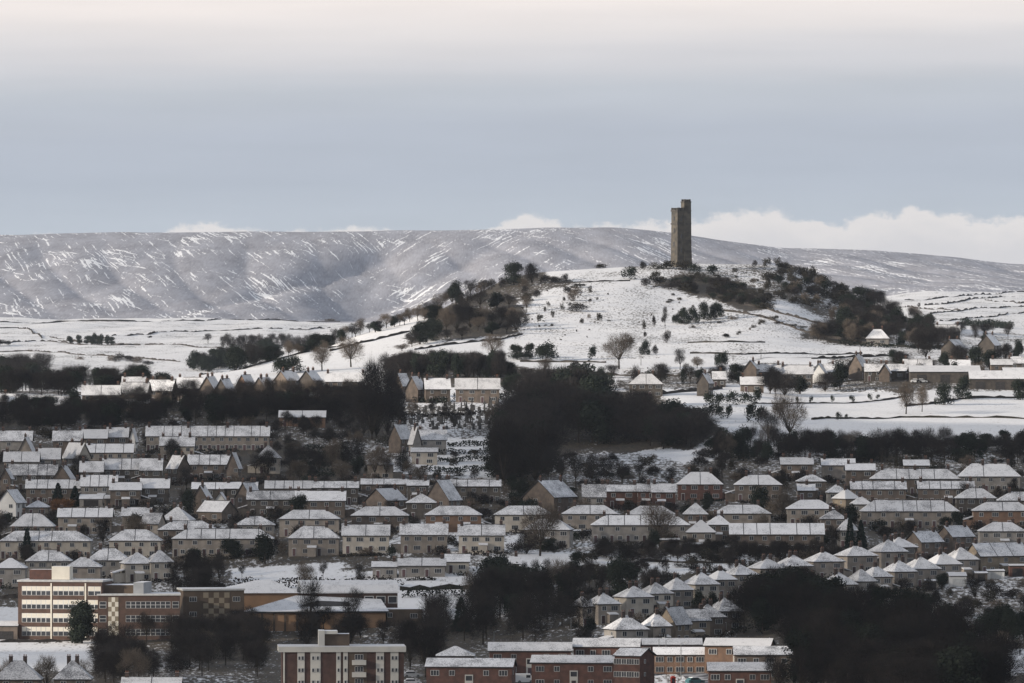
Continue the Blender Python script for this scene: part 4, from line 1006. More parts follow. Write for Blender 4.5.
# ---------------------------------------------------------------- school, sports hall, flats
M['panel'] = mat('cream_school_panel', (0.66, 0.62, 0.53), (0.58, 0.54, 0.46), 0.5, rough=0.45)
M['panel_grey'] = mat('grey_panel', (0.30, 0.31, 0.32), (0.25, 0.26, 0.27), 0.5, rough=0.5)
M['school_brick'] = mat('school_brick', (0.105, 0.066, 0.052), (0.075, 0.05, 0.04), 0.8, 4)
M['hall_brick'] = mat('hall_wall', (0.30, 0.185, 0.11), (0.24, 0.15, 0.09), 0.4, 4)
M['check_dark'] = mat('dark_checker', (0.10, 0.075, 0.055), (0.08, 0.06, 0.045), 0.5)
M['check_light'] = mat('pale_checker', (0.24, 0.20, 0.145), (0.20, 0.17, 0.125), 0.5)
def band_mesh(L, rows=((0, .95, 'p'), (.95, 1.85, 'w')), bay=1.15, name='window_band'):
    """one storey's strip of glazing: panel row below the heads, panes between mullions"""
    b = MB(); H = rows[-1][1]
    b.box(-L/2, L/2, -.06, 0, 0, H, 0)
    n = max(1, int(L / bay)); w = L / n
    for z0, z1, k in rows:
        for i in range(n):
            x = -L/2 + i * w
            b.face([(x + .09, -.065, z0 + .07), (x + w - .09, -.065, z0 + .07), (x + w - .09, -.065, z1 - .07), (x + .09, -.065, z1 - .07)], 2 if k == 'p' else 1)
    return b.mesh(name, [M['frame'], M['glass'], M['panel']])
def flat_block(r, name, x0, x1, y0, y1, z1, wall, parap=0.45, roofname='roof', z0=-3):
    b = MB(); b.box(x0, x1, y0, y1, z0, z1); w = b.build(name, [wall], r)
    b = MB(); b.box(x0 - .25, x1 + .25, y0 - .25, y1 + .25, z1 + .003, z1 + parap, 1, 0)
    f = b.build(roofname, [M['roof_full'], M['frame']], r)
    return w, f
def school():
    d = 1850.0; s = F / d
    p = at(60, 640, 1700, 1950); d = p.y; s = F / d
    r = empty('school_building', p, R(-9)); tag(r, 'four-storey brick school with cream glazed bands, left foreground', 'school')
    H = 14.6; W = 21.6; X0 = -W/2
    FOOT.append((p.x, p.y + 6, W/2, 8, 0))
    flat_block(r, 'wall', X0, X0 + W, 0, 12, H, M['school_brick'])
    for fl in range(4):
        z = 1.0 + fl * 3.4
        for a, L in ((1.0, 7.4), (9.0, 8.0), (18.0, 3.3)):
            b = put('window_band', band_mesh(L, ((0, 1.15, 'w'), (1.15, 2.3, 'p'))), r); b.location = (X0 + a + L/2, -.003, z)
    b = MB()
    for x in (8.55, 17.35): b.box(X0 + x - .18, X0 + x + .18, -.12, -.002, 0, H - .3)
    b.build('pilaster', M['panel'], r)
    b = MB(); b.box(X0 + W + .003, X0 + W + 7.5, 3, 13, -3, H - .8, 0, 1); b.build('stair_block', [M['check_dark'], M['snow']], r)
    b = MB(); b.box(X0 + W + 7.6, X0 + W + 10.2, 2, 12, -3, H - .1, 0, 1); b.build('lift_tower', [M['panel_grey'], M['snow']], r)
    b = MB(); b.box(X0 + 8.0, X0 + 12.6, 3, 7, H + .5, H + 3.8, 0, 1); b.build('plant_room', [M['panel'], M['snow']], r)
    b = MB(); b.box(X0 + 2.2, X0 + 7.9, 3.2, 7, H + .5, H + 3.0, 0, 1); b.build('plant_room', [WALLS['r'], M['snow']], r)
    # three storey wing
    q = at(140, 640, 1700, 1950)
    r = empty('school_wing', q, R(4)); tag(r, 'three-storey brick school wing with white window rows, before the sports hall', 'school wing')
    H = 11.0; W = 24.5; X0 = -10.6
    FOOT.append((q.x, q.y + 6, W/2, 8, 0))
    flat_block(r, 'wall', X0, X0 + 20.6, -1.5, 10, H, M['school_brick'])
    for fl in range(3):
        z = .9 + fl * 3.45
        for a, L in ((.4, 1.7), (7.0, 11.2)):
            b = put('window_band', band_mesh(L, ((0, .85, 'w'), (.85, 1.7, 'w'))), r); b.location = (X0 + a + L/2, -1.503, z)
        b = put('window_band', band_mesh(1.7, ((0, .85, 'w'), (.85, 1.7, 'w'))), r); b.location = (X0 + 19.5, -1.503, z)
    b = MB(); w = 2.5
    for i in range(3):
        for k in range(8): b.box(X0 + 2.6 + i * .85, X0 + 2.6 + (i + 1) * .85, -1.56, -1.502, 1 + k * 1.2, 1 + (k + 1) * 1.2, (i + k) % 2)
    b.build('chequered_panel', [M['panel'], M['check_light']], r)
    # chequered block
    q2 = at(214, 634, 1700, 1950)
    r = empty('chequered_school_block', q2, R(10)); tag(r, 'school block with a chequered brick wall, right end of the school', 'school block')
    FOOT.append((q2.x, q2.y + 5, 8, 7, 0))
    H = 11.0
    flat_block(r, 'wall', -8.0, 7.6, -1, 10, H, M['check_dark'])
    b = MB(); c = 1.35
    for i in range(5):
        for k in range(6): b.box(-2.9 + i * c, -2.9 + (i + 1) * c, -1.06, -1.002, 2.4 + k * c, 2.4 + (k + 1) * c, (i + k) % 2)
    b.build('chequered_panel', [M['check_dark'], M['check_light']], r)
    for x in (-5.5, 5.6):
        for z in (1.2, 5.0, 8.8):
            w = put('window', WIN['wide'], r); w.location = (x, -1.004, z)
school()
def arch_roof(x0, x1, y0, y1, z, rise, n=10):
    """barrel vault along y"""
    a = [(x0 + (x1 - x0) * i / n, z + rise * math.sin(math.pi * i / n) ** .9 if 0 < i < n else z) for i in range(n + 1)]
    b = MB()
    ring0 = [(x, y0, zz) for x, zz in a] + [(x1, y0, z - .4), (x0, y0, z - .4)]
    ring1 = [(x, y1, zz) for x, zz in a] + [(x1, y1, z - .4), (x0, y1, z - .4)]
    b.solid(ring0, ring1, 0, 1, 1)
    for k in range(n): b.m[k] = 0
    return b
def hall():
    p = at(300, 632, 1700, 1960); d = p.y; s = F / d; k = 1 / s
    r = empty('sports_hall', p, R(6)); tag(r, 'low orange-brick sports hall with wide snowy roofs beside the school', 'sports hall')
    FOOT.append((p.x, p.y + 10, 22, 14, 0))
    X = lambda u: (u - 300) * k
    # front low wing, sloping snow roof
    b = MB(); b.box(X(243), X(386), 0, 14, -3, 4.6); b.build('wall', [M['hall_brick']], r)
    b = MB()
    for i, u in enumerate((251, 262, 274, 285, 297)): b.box(X(u) - .25, X(u) + .25, -.2, -.003, -3, 4.5)
    b.build('buttress', M['check_dark'], r)
    b = MB()
    b.solid([(X(240), -.6, 4.6), (X(389), -.6, 4.6), (X(386), 14, 7.2), (X(300), 14, 8.2)], [(X(240), -.6, 5.0), (X(389), -.6, 5.0), (X(386), 14, 7.6), (X(300), 14, 8.6)], 1, 0, 1)
    b.build('roof', [M['roof_full'], M['eave']], r)
    # upper hall behind with barrel vault
    b = MB(); b.box(X(243), X(302), 14.3, 26, -3, 9.2); b.build('upper_wall', [M['hall_brick']], r)
    b = MB(); b.box(X(302) + .01, X(403), 14.3, 27, -3, 9.0); b.build('long_wall', [M['school_brick']], r)
    b = MB()
    e0 = [(X(213), 13.6, 9.2), (X(304), 13.6, 9.2), (X(304), 27, 9.2), (X(213), 27, 9.2)]
    e1 = [(X(262), 18.5, 12.3), (X(276), 18.5, 12.6), (X(276), 22, 12.6), (X(262), 22, 12.3)]
    for i in range(4): b.face([e0[i], e0[(i + 1) % 4], e1[(i + 1) % 4], e1[i]], 1 if i == 1 else 0)
    b.face(e1, 0); b.face(e0[::-1], 1)
    b.build('hall_roof', [M['roof_full'], WALLS['r']], r)
    b = MB(); b.box(X(214), X(243) - .01, 14.5, 26, -3, 9.15); b.build('side_wall', [M['hall_brick']], r)
    b = MB()
    n = 6
    pr = [(13.6, 9.1), (13.6, 9.5), (15.5, 11.2), (19, 12.2), (23, 12.2), (27.6, 9.4), (27.6, 9.1)]
    b.solid([(X(305), y, z) for y, z in pr], [(X(404), y, z) for y, z in pr], 0, 1, 1); b.build('long_roof', [M['roof_full'], M['panel_grey']], r)
    for u in (374, 386, 398):
        w = put('window', window_mesh(2.4, 1.9, 0, .16), r); w.location = (X(u), 14.29, 7.4)
    b = MB(); b.box(X(388), X(424), 2, 12, -3, 5.4, 0, 1); b.build('annex', [M['check_dark'], M['snow']], r)
    w = put('window', WIN['mid'], r); w.location = (X(391), 1.99, 3.9)
    w = put('window', WIN['wide'], r); w.location = (X(415), 1.99, 3.7)
hall()
M['flat_brick'] = mat('flats_brick', (0.085, 0.05, 0.042), (0.06, 0.037, 0.032), 0.8, 4)
M['white_panel'] = mat('white_flat_panel', (0.50, 0.48, 0.43), (0.42, 0.41, 0.38), 0.4, 4)
def flats():
    d = 1650.0; s = F / d; k = 1 / s
    p = spot(343, d); zt = (CY - 652) / s
    Ht = 13.6
    p.z = zt - Ht
    r = empty('tower_flats', p, R(3)); tag(r, 'flat-roofed block of flats in brown brick and white strips at the bottom edge', 'flats')
    X = lambda u: (u - 343) * k
    FOOT.append((p.x, p.y + 6, 15, 8, 0))
    b = MB(); b.box(X(282), X(404), 0, 12, -6, Ht); b.build('wall', [M['flat_brick']], r)
    b = MB(); b.box(X(278.5), X(406), -.5, 12.5, Ht + .003, Ht + 1.25, 1, 0); b.build('roof', [M['roof_full'], M['white_panel']], r)
    b = MB(); b.box(X(319), X(325), 3, 9, Ht + 1.253, Ht + 4.7, 0, 1); b.box(X(325) + .01, X(350), 4, 9, Ht + 1.253, Ht + 3.9, 2, 1); b.box(X(325) + .01, X(338), 3.2, 9.2, Ht + 3.903, Ht + 4.6, 0, 1)
    b.build('roof_plant_room', [M['white_panel'], M['snow'], M['check_dark']], r)
    wm = window_mesh(.62, .95, 0, .09)
    for u, w_ in ((301, 7.2), (315.5, 10.2), (338.5, 4.6), (345.5, 4.6), (380, 8), (394.5, 8)):
        b = MB(); b.box(X(u - w_/2), X(u + w_/2), -.16, -.003, -6, Ht - .02); st = b.build('white_strip', [M['white_panel']], r)
        n = 1 if w_ < 5 else 2
        for f in range(5):
            for j in range(n):
                w = put('window', wm, st); w.location = (X(u) + (j - (n - 1) / 2) * (w_ * k * .46), -.165, Ht - 1.35 - f * 2.72)
    b = MB(); b.box(X(283.2), X(284.8), -.2, -.003, -6, Ht - .02); b.build('drainpipe', [M['white_panel']], r)
    b = MB(); b.box(X(349), X(367), -.05, -.003, -6, Ht - .02); b.build('balcony_recess', [M['check_dark']], r)
    for f in range(5):
        z = Ht - 2.9 - f * 2.72
        b = MB(); b.box(X(352), X(366), -1.2, -.06, z, z + 1.05, 0, 1); b.build('balcony', [M['white_panel'], M['snow']], r)
        w = put('window', WIN['wide'], r); w.location = (X(359), -.055, z + 1.75)
flats()

# ---------------------------------------------------------------- brick flats along the bottom
def brick_flats(x0, x1, yr, ye, label, yaw=0, h=6.0, depth=8.0, wall='r', roof='roof', mid='white', dmin=1560, dmax=1850, wins=5, kind='G', st=2, name='brick_flats'):
    u = (x0 + x1) / 2; d = hit(u, ye, dmin, dmax, h); s = F / d
    W = ((x1 - x0) / s - .6 - depth * abs(math.sin(R(yaw)))) / math.cos(R(yaw))
    rise = min(max((ye - yr) / s - depth / 2 * (ye - CY) / F - .2, .9), 2.6)
    p = spot(u, d + depth / 2); p.z = (CY - ye) / s - h
    r = empty(name, p, R(yaw)); tag(r, label, 'flats', 'brick flats at the bottom edge')
    FOOT.append((p.x, p.y, W/2, depth/2, R(yaw)))
    wall_mesh(W, depth, h, rise, kind).build('wall', [WALLS[wall]], r)
    roof_mesh(W, depth, rise, kind, h, 0).build('roof', [M[roof], M['eave']], r)
    for s_ in range(st):
        z = h / st * s_ + h / st * .56
        for i in range(wins):
            x = -W/2 + W * (i + .5) / wins
            if mid and i == wins // 2: continue
            w = put('window', WIN['wide' if i % 2 == 0 else 'mid'], r); w.location = (x, -depth/2 - .004, z)
    if mid:
        b = MB(); b.box(-.9, .9, -depth/2 - .12, -depth/2 - .003, -2, h * .72, 0); b.box(-.5, .5, -depth/2 - .14, -depth/2 - .122, .1, 2.1, 1)
        b.box(-.7, .7, -depth/2 - .14, -depth/2 - .122, h * .5, h * .68, 2)
        b.build('stair_bay', [M['white_panel'], M['door'], M['glass']], r)
    for s_ in range(st):
        for sg in (-1, 1):
            w = put('window', WIN['small'], r); w.location = (sg * (W/2 + .004), -1.2, h / st * (s_ + .56)); w.rotation_euler = (0, 0, sg * math.pi / 2)
    return r
brick_flats(488, 572, 642, 651, 'red brick flats half hidden behind the two front blocks', dmax=1800)
brick_flats(425, 517, 658, 667, 'leftmost red brick flats of the front pair, before the brown trees', yaw=-6)
brick_flats(530, 621, 655, 663, 'right red brick flats of the front pair, with white stair bay', yaw=-6)
brick_flats(572, 642, 638, 647, 'long red brick flats below the front diagonal houses', yaw=-4, dmax=1830, mid=None)
brick_flats(575, 606, 649, 654, 'low red brick range with flat snowy roof between the flats', h=3.2, st=1, mid=None, wins=3, depth=6)
brick_flats(613, 656, 648, 656, 'dark brick block turned end-on, with tall window strips', yaw=-28, h=8.4, st=3, wins=4, mid=None, depth=7)
brick_flats(436, 475, 646, 656, 'hip-roofed brick block behind the left front flats', kind='H', mid=None, wins=3, dmax=1850)
brick_flats(640, 702, 638, 645, 'long brick range with thin snowy roof behind the lamp posts', dmax=1850, mid=None, wins=6, roof='roof', h=5.2)
brick_flats(653, 706, 647, 655, 'low brick houses with bright skylight strips along the road', dmax=1800, mid=None, wins=5, roof='roof_full', wall='o', h=4.6)
brick_flats(703, 776, 638, 646, 'sunlit orange brick house block with bright white windows', dmax=1830, mid='white', wins=4, roof='roof_full', wall='o', yaw=-10)
brick_flats(707, 772, 662, 671, 'red brick flats at the edge of the big dark wood', dmax=1720, mid='white', wins=5, roof='roof')
brick_flats(733, 792, 646, 655, 'snowy grey-roofed block behind the flats at the wood edge', dmax=1800, mid=None, wins=4, roof='roof', wall='n')

# ---------------------------------------------------------------- farm barns
def barn(x0, x1, yr, ye, label, h=4.2, depth=14, wall=None, yaw=0, dmin=2500, dmax=3100):
    u = (x0 + x1) / 2; d = hit(u, ye, dmin, dmax, h); s = F / d
    W = (x1 - x0) / s - .8
    p = spot(u, d + depth / 2); p.z = (CY - ye) / s - h
    r = empty('barn', p, R(yaw)); tag(r, label, 'barn', 'farm barns')
    FOOT.append((p.x, p.y, W/2, depth/2, 0))
    rise = max(1.2, (ye - yr) / s - depth / 2 * (ye - CY) / F)
    wall_mesh(W, depth, h, rise, 'G').build('wall', [WALLS['d']], r)
    roof_mesh(W, depth, rise, 'G', h, 0).build('roof', [M['roof_full'], M['eave']], r)
    for i in range(3):
        b = MB(); x = -W/2 + W * (i + .5) / 3; b.box(x - 1.8, x + 1.8, -depth/2 - .08, -depth/2 - .003, -.5, 3.2); b.build('barn_door', [M['eave']], r)
barn(908, 980, 366, 372, 'long low brown barn with a white roof on the farm')
barn(968, 1030, 371, 379, 'wide snow-roofed barn nearest the right edge of the farm')
barn(1002, 1040, 368, 374, 'snow-roofed shed behind the wide barn at the right edge')

# ---------------------------------------------------------------- sheds and garages
def shed(x0, x1, yr, ye, yb, label, wall='n', depth=4.5, dmin=1600, dmax=2400, door=True, cat='shed', group=None):
    u = (x0 + x1) / 2; p = at(u, yb, dmin, dmax); s = F / p.y; W = (x1 - x0) / s - .3; h = max(2.0, (yb - ye) / s)
    r = empty('shed' if cat == 'shed' else 'garage', p, 0); tag(r, label, cat, group)
    FOOT.append((p.x, p.y + depth/2, W/2, depth/2, 0))
    b = MB(); b.box(-W/2, W/2, 0, depth, -1.5, h); b.build('wall', [WALLS[wall]], r)
    b = MB(); e = max(.25, (ye - yr) / s - depth * .04)
    b.solid([(-W/2 - .2, -.2, h + .003), (W/2 + .2, -.2, h + .003), (W/2 + .2, depth + .2, h + e), (-W/2 - .2, depth + .2, h + e)], [(-W/2 - .2, -.2, h + .2), (W/2 + .2, -.2, h + .2), (W/2 + .2, depth + .2, h + e + .2), (-W/2 - .2, depth + .2, h + e + .2)], 1, 0, 1)
    b.build('roof', [M['roof_full'], M['eave']], r)
    if door:
        b = MB(); b.box(-W * .32, W * .32, -.06, -.003, 0, min(2.1, h - .15)); b.build('door', [M['frame'] if wall == 'w' else M['eave']], r)
for i, (x0, x1) in enumerate(((104, 115), (116, 125), (128, 139))):
    shed(x0, x1, 497, 501, 507, ['left', 'middle', 'right'][i] + ' garage of three with bright snowy roofs below the brown terraces', 'n', dmax=2250, cat='garage', group='three garages')
shed(79, 103, 495, 500, 507, 'pale lean-to glasshouse left of the three garages', 'g', dmax=2250)
shed(949, 967, 573, 577, 587, 'white garden shed with flat snowy roof behind the lower diagonal row', 'w', dmax=1950)
shed(987, 1005, 571, 573, 580, 'white garage with a flat snowy roof near the right edge', 'w', dmax=1950, cat='garage')
shed(925, 939, 582, 584, 590, 'small snowy garden shed among the bushes at right', 'g', dmax=1950)
shed(1009, 1026, 565, 567, 577, 'red timber shed at the right edge', 'r', dmax=1980)
shed(975, 988, 575, 577, 583, 'low brown shed between the white shed and white garage', 'n', dmax=1950)
shed(660, 680, 539, 541, 550, 'low shed with flat white roof below the large bare tree', 'n', dmax=2080)
shed(686, 703, 543, 545, 553, 'lean-to shed with white roof at the dark bank, left end', 'n', dmax=2080)
shed(725, 735, 549, 551, 556, 'tiny white-roofed shed on the dark bank below the long terrace', 'n', dmax=2080)
shed(572, 581, 534, 535, 539, 'left of two white garages beside the hipped grey house', 'w', dmax=2080, cat='garage')
shed(583, 592, 534, 535, 539, 'right of two white garages beside the hipped grey house', 'w', dmax=2080, cat='garage')
shed(-6, 18, 622, 627, 640, 'dark low shed left of the school', 'n', dmax=1900)

# ---------------------------------------------------------------- walls and hedges of the fields
def wall_line(pts, label, dmin, dmax, h=1.3, w=0.6, name='field_wall', cat='wall', group='field walls', material='drystone', step=3.0, seed=1):
    P = [at(u, v, dmin, dmax) for u, v in pts]
    rs = random.Random(seed)
    b = MB(); prev = None
    line = []
    for a, c in zip(P[:-1], P[1:]):
        n = max(1, int((c - a).length / step))
        for i in range(n): line.append(a.lerp(c, i / n))
    line.append(P[-1])
    c0 = line[0].copy(); c0.z = 0
    o = Vector((P[0].x, P[0].y, float(ground(P[0].x, P[0].y))))
    n = len(line)
    X = np.array([q.x for q in line]); Y = np.array([q.y for q in line]); Z = ground(X, Y)
    rings = []
    for i in range(n):
        j0, j1 = max(0, i - 1), min(n - 1, i + 1)
        t = Vector((X[j1] - X[j0], Y[j1] - Y[j0], 0)).normalized(); s = Vector((-t.y, t.x, 0)) * (w / 2) * rs.uniform(.8, 1.25)
        hh = h * rs.uniform(.35, 1.1)
        q = Vector((X[i], Y[i], Z[i])) - o
        rings.append([tuple(q - s + Vector((0, 0, -.6))), tuple(q + s + Vector((0, 0, -.6))), tuple(q + s * .7 + Vector((0, 0, hh))), tuple(q - s * .7 + Vector((0, 0, hh)))])
    nv = 0
    for rg in rings: b.v += rg
    for i in range(n - 1):
        for k in range(4):
            b.f.append((i * 4 + k, i * 4 + (k + 1) % 4, (i + 1) * 4 + (k + 1) % 4, (i + 1) * 4 + k)); b.m.append(0)
    b.f.append((3, 2, 1, 0)); b.m.append(0); e = (n - 1) * 4; b.f.append((e, e + 1, e + 2, e + 3)); b.m.append(0)
    ob = b.build(name, [M[material]]); ob.location = o
    tag(ob, label, cat, group)
    return ob
FW = [
 ([(-60,322),(0,322.5),(60,321.5),(120,321),(200,320.5),(270,319.5),(340,320.5)], 'long dark wall where the moor meets the valley fields', 6300, 7600, 2.4),
 ([(18,328),(30,330),(38,334),(42,339)], 'short curved wall in the far left valley field', 4800, 7000, 2.0),
 ([(-40,327),(0,328),(18,328)], 'wall running off left from the curved wall', 5000, 7400, 1.6),
 ([(-50,343),(10,343.5),(42,341),(115,344),(190,346.5),(240,350)], 'long wall across the middle valley fields', 4300, 6500, 2.0),
 ([(112,336),(150,334),(205,331),(256,329),(330,328)], 'wall slanting over the upper valley fields', 5000, 7400, 2.0),
 ([(42,341),(80,345),(140,345)], 'wall beside the conifer clump', 4500, 6500, 1.8),
 ([(-40,352),(25,351),(70,354),(130,358),(180,362)], 'lower wall of the valley fields', 3900, 5600, 2.0),
 ([(50,337),(58,339),(112,338)], 'small wall above the conifer clump', 4800, 7200, 1.6),
 ([(330,352),(352,346),(380,339),(409,332)], 'wall across the white strip field', 2900, 3600, 1.3),
 ([(200,374),(250,366),(300,354),(345,345)], 'wall on the top edge of the strip field', 2900, 3600, 1.3),
 ([(415,350),(450,345),(500,340),(522,335)], 'wall under the left thicket', 2900, 3400, 1.3),
 ([(724,311.5),(750,315),(775,322),(800,331)], 'curving wall over the right hill face', 2980, 3400, 1.4),
 ([(745,305),(765,309),(800,319),(832,328),(860,333)], 'upper wall running down to the right wood', 3000, 3560, 1.5),
 ([(800,331),(830,338),(870,345),(910,348),(950,349)], 'wall at the foot of the right wood', 2950, 3300, 1.5),
 ([(690,354),(740,355),(800,354.5),(862,354)], 'dark wall on the upper side of the hill road', 2850, 3100, 1.0),
 ([(812,359.5),(845,358),(880,357),(908,356)], 'broken wall above the village gardens', 2800, 3050, 1.5),
 ([(688,343),(720,342.5),(765,343)], 'scrubby wall on the lower hill face', 2900, 3200, .9),
 ([(560,373),(620,376),(680,377)], 'wall along the lane below the lower white field', 2700, 3000, 1.2),
 ([(606,363),(560,362.5),(520,362)], 'wall along the lower edge of the white field', 2800, 3050, 1.1),
 ([(655,396),(690,392),(722,389)], 'dark wall below the left village gardens', 2500, 2850, 2.0),
 ([(812,420),(850,419),(900,418),(960,418.5),(1040,419.5)], 'dark hedge wall between the two white fields on the right', 2420, 2720, 1.0),
 ([(905,407),(960,400),(1040,398)], 'wall below the two dark evergreens', 2500, 2850, 1.3),
 ([(815,384),(860,381),(905,379)], 'stock fence wall left of the long barn', 2600, 2950, .9),
 ([(755,404),(800,403.5),(880,401),(905,398)], 'thin wall through the row of tiny bushes', 2500, 2800, .8),
 ([(925,306),(960,302),(1000,297),(1060,293)], 'dark lane wall slanting over the far right fields', 4200, 7000, 2.6),
 ([(930,314),(965,310),(1000,308),(1060,305)], 'second wall over the far right fields', 3900, 6500, 2.0),
 ([(940,321),(980,318),(1030,311)], 'third wall over the far right fields', 3700, 6000, 1.8),
 ([(900,307),(925,309),(960,311)], 'short wall at the left of the far right fields', 3900, 6800, 2.0),
 ([(985,300),(1020,303),(1060,302)], 'short wall joining the dark lane wall', 4500, 7000, 1.6),
 ([(905,300),(960,296),(1010,292),(1060,290)], 'uppermost wall of the far right fields under the moor', 5600, 7600, 2.2),
 ([(560,284),(590,283),(630,282)], 'ditch wall under the hill rim', 3200, 3560, .8),
 ([(-20,600),(18,599)], 'fence wall left of the school', 1750, 1950, 1.6),
 ([(0,643),(60,642.5),(90,641.5)], 'low wall before the school lawn', 1700, 1880, 1.0),
 ([(400,592),(450,591),(500,590),(560,580)], 'dark hedge wall across the white yard at centre', 1780, 2000, 1.7),
 ([(640,563),(690,563.5),(745,564)], 'fence wall along the white strip right of centre', 1850, 2050, 1.1),
]
for i, (pts, lab, d0, d1, h) in enumerate(FW):
    h *= .5 if d0 > 3600 else .8
    hedge = 'hedge' in lab or 'scrub' in lab
    wall_line(pts, lab, d0, d1, h, 1.0 if d0 > 4000 else .7, material='gorse' if hedge else 'drystone', step=max(2.5, d0 / 1300), seed=i)
# hedges between the stepped gardens
def hedge(pts, label, dmin, dmax, h=2.0, w=1.6, group='garden hedges', lmat='leaf', dens=26, seed=1):
    P = [at(u, v, dmin, dmax) for u, v in pts]
    rs = np.random.RandomState(seed); qs = []
    o = P[0].copy()
    for a, c in zip(P[:-1], P[1:]):
        L = (c - a).length; m = int(L * dens)
        t = rs.uniform(0, 1, m); x = a.x + (c.x - a.x) * t; y = a.y + (c.y - a.y) * t
        hh = h * (0.85 + .2 * np.sin(t * L / 2.3) + .1 * np.sin(t * L * 1.7))
        x = x + rs.uniform(-.5, .5, m) * w; y = y + rs.uniform(-.5, .5, m) * w
        z = ground(x, y) + hh * rs.uniform(0, 1, m) ** .7
        p = np.stack([x - o.x, y - o.y, z - o.z], 1)
        n = unit(rs.normal(0, 1, (m, 3))); aa = unit(np.cross(n, rs.normal(0, 1, (m, 3)))) * .32; bb = unit(np.cross(n, aa)) * .24
        qs.append(np.stack([p - aa, p - bb, p + aa, p + bb], 1))
    ob = put('hedge', tri_mesh('hedge', np.concatenate(qs), M[lmat]), None, o); tag(ob, label, 'hedge', group)
HG = [([(424,447),(500,445.5)], 'top dark hedge of the stepped gardens under the cemetery'), ([(437,456),(498,455)], 'second hedge of the stepped gardens under the cemetery'), ([(420,463),(498,462)], 'third hedge of the stepped gardens under the cemetery'), ([(418,473),(500,472)], 'lowest hedge of the stepped gardens under the cemetery')]
for i, (pts, lab) in enumerate(HG): hedge(pts, lab, 2200, 2560, 1.9, 1.8, 'stepped garden hedges', seed=i)
hedge([(455,402),(512,400)], 'clipped grey-green hedge above the cemetery', 2400, 2760, 3.0, 2.5, seed=9, dens=34)
hedge([(405,402),(450,404)], 'dark hedge along the top of the cemetery, left part', 2400, 2760, 2.2, 2.2, seed=10)
for i in range(6):
    hedge([(303 - i * 1.5, 452 + i * 5.2), (338 - i * .5, 451.5 + i * 5.2)], ['top', 'second', 'third', 'fourth', 'fifth', 'lowest'][i] + ' of the dark hedges on the terraced plot left of the gardens', 2150, 2500, 1.9, 2.2, 'terraced plot hedges', seed=20 + i)
hedge([(840,345),(865,347),(910,349),(945,350)], 'scrubby hedge under the right wood', 2900, 3300, 2.2, 2, seed=31)
hedge([(962,326),(990,327),(1012,329)], 'thick dark hedge in front of the far right fields', 3000, 4200, 4.0, 3, seed=32)
hedge([(232,590),(300,589),(400,588)], 'brown hedge along the back of the sports hall', 1800, 2000, 2.8, 3, seed=36, lmat='twig')
hedge([(520,589),(560,583),(610,580)], 'dark hedge along the white strip right of centre', 1780, 2000, 2.0, 2, seed=33)
hedge([(405,598),(440,597),(474,596)], 'clipped dark hedge across the snowy yard', 1780, 2000, 2.4, 2, seed=34)
hedge([(780,452),(850,449),(900,448),(1030,446)], 'long dark hedge under the right tree belt', 2250, 2560, 2.2, 2.5, seed=35)

# hedges in front of the houses
rr = random.Random(31)
for i, (p, W, D, yw, where) in enumerate(HEDGES):
    if rr.random() < .22: continue
    c, s_ = math.cos(yw), math.sin(yw)
    off = D / 2 + rr.uniform(4, 8)
    cx, cy = p.x + s_ * off, p.y - c * off
    L_ = W * rr.uniform(.5, 1.0) / 2; sh = rr.uniform(-.2, .2) * W
    a = Vector((cx + (sh - L_) * c, cy + (sh - L_) * s_, 0)); b = Vector((cx + (sh + L_) * c, cy + (sh + L_) * s_, 0))
    if blocked(a.x, a.y, 1) or blocked(b.x, b.y, 1) or blocked(cx, cy, 1): continue
    hh = rr.uniform(1.0, 2.4); m = int(2 * L_ * 22)
    rs = np.random.RandomState(500 + i)
    t = rs.uniform(0, 1, m); x = a.x + (b.x - a.x) * t + rs.uniform(-.6, .6, m); y = a.y + (b.y - a.y) * t + rs.uniform(-.6, .6, m)
    z0 = float(ground(cx, cy))
    z = ground(x, y) - z0 + hh * (0.7 + .3 * np.sin(t * 9 + i) * np.sin(t * 23 + 2 * i)) * rs.uniform(0, 1, m) ** .7
    q = np.stack([x - cx, y - cy, z], 1)
    n = unit(rs.normal(0, 1, (m, 3))); aa = unit(np.cross(n, rs.normal(0, 1, (m, 3)))) * .30; bb = unit(np.cross(n, aa)) * .20
    ob = put('hedge', tri_mesh('hedge', np.stack([q - aa, q - bb, q + aa, q + bb], 1), M[rr.choice(['leaf', 'twig', 'gorse', 'twig'])]), None, (cx, cy, z0))
    tag(ob, f'dark garden hedge before the {where}' if 'snowy' not in where else 'dark garden hedge before the terrace', 'hedge', f'hedges before {where}')
# ---------------------------------------------------------------- trees, woods, hedgerows
BW, LW, VW, RW, TB = [], [], [], [], []
G = 'trees of the dark wood under the hill'
wood([(506,468),(515,428),(560,420),(600,416),(650,424),(705,436),(700,448),(640,452),(560,452),(540,470)], 46, ['thick','dark','thick'], (13, 17), '', G, 2300, 2720, seed=2, wf=.9, mass=BW)
wood([(512,440),(520,408),(590,408),(610,420),(560,440)], 12, ['dark','thick'], (14, 18), '', G, 2300, 2720, seed=3, wf=.9, mass=BW)
wood([(490,486),(500,455),(540,455),(536,488)], 12, ['dark','thick'], (13, 18), 'tall dark tree at the left end of the black wood, beside the cemetery terraces', 'left end of the dark wood', 2250, 2600, seed=4)
BW = [(k_, p_, h_ * (1 - .5 * min(1, max(0, (CX + F * p_.x / p_.y - 620) / 90))), w_) for k_, p_, h_, w_ in BW]
thicket(BW, 'black wood massed below the snowy hill')
G = 'bare trees on the rough bank'
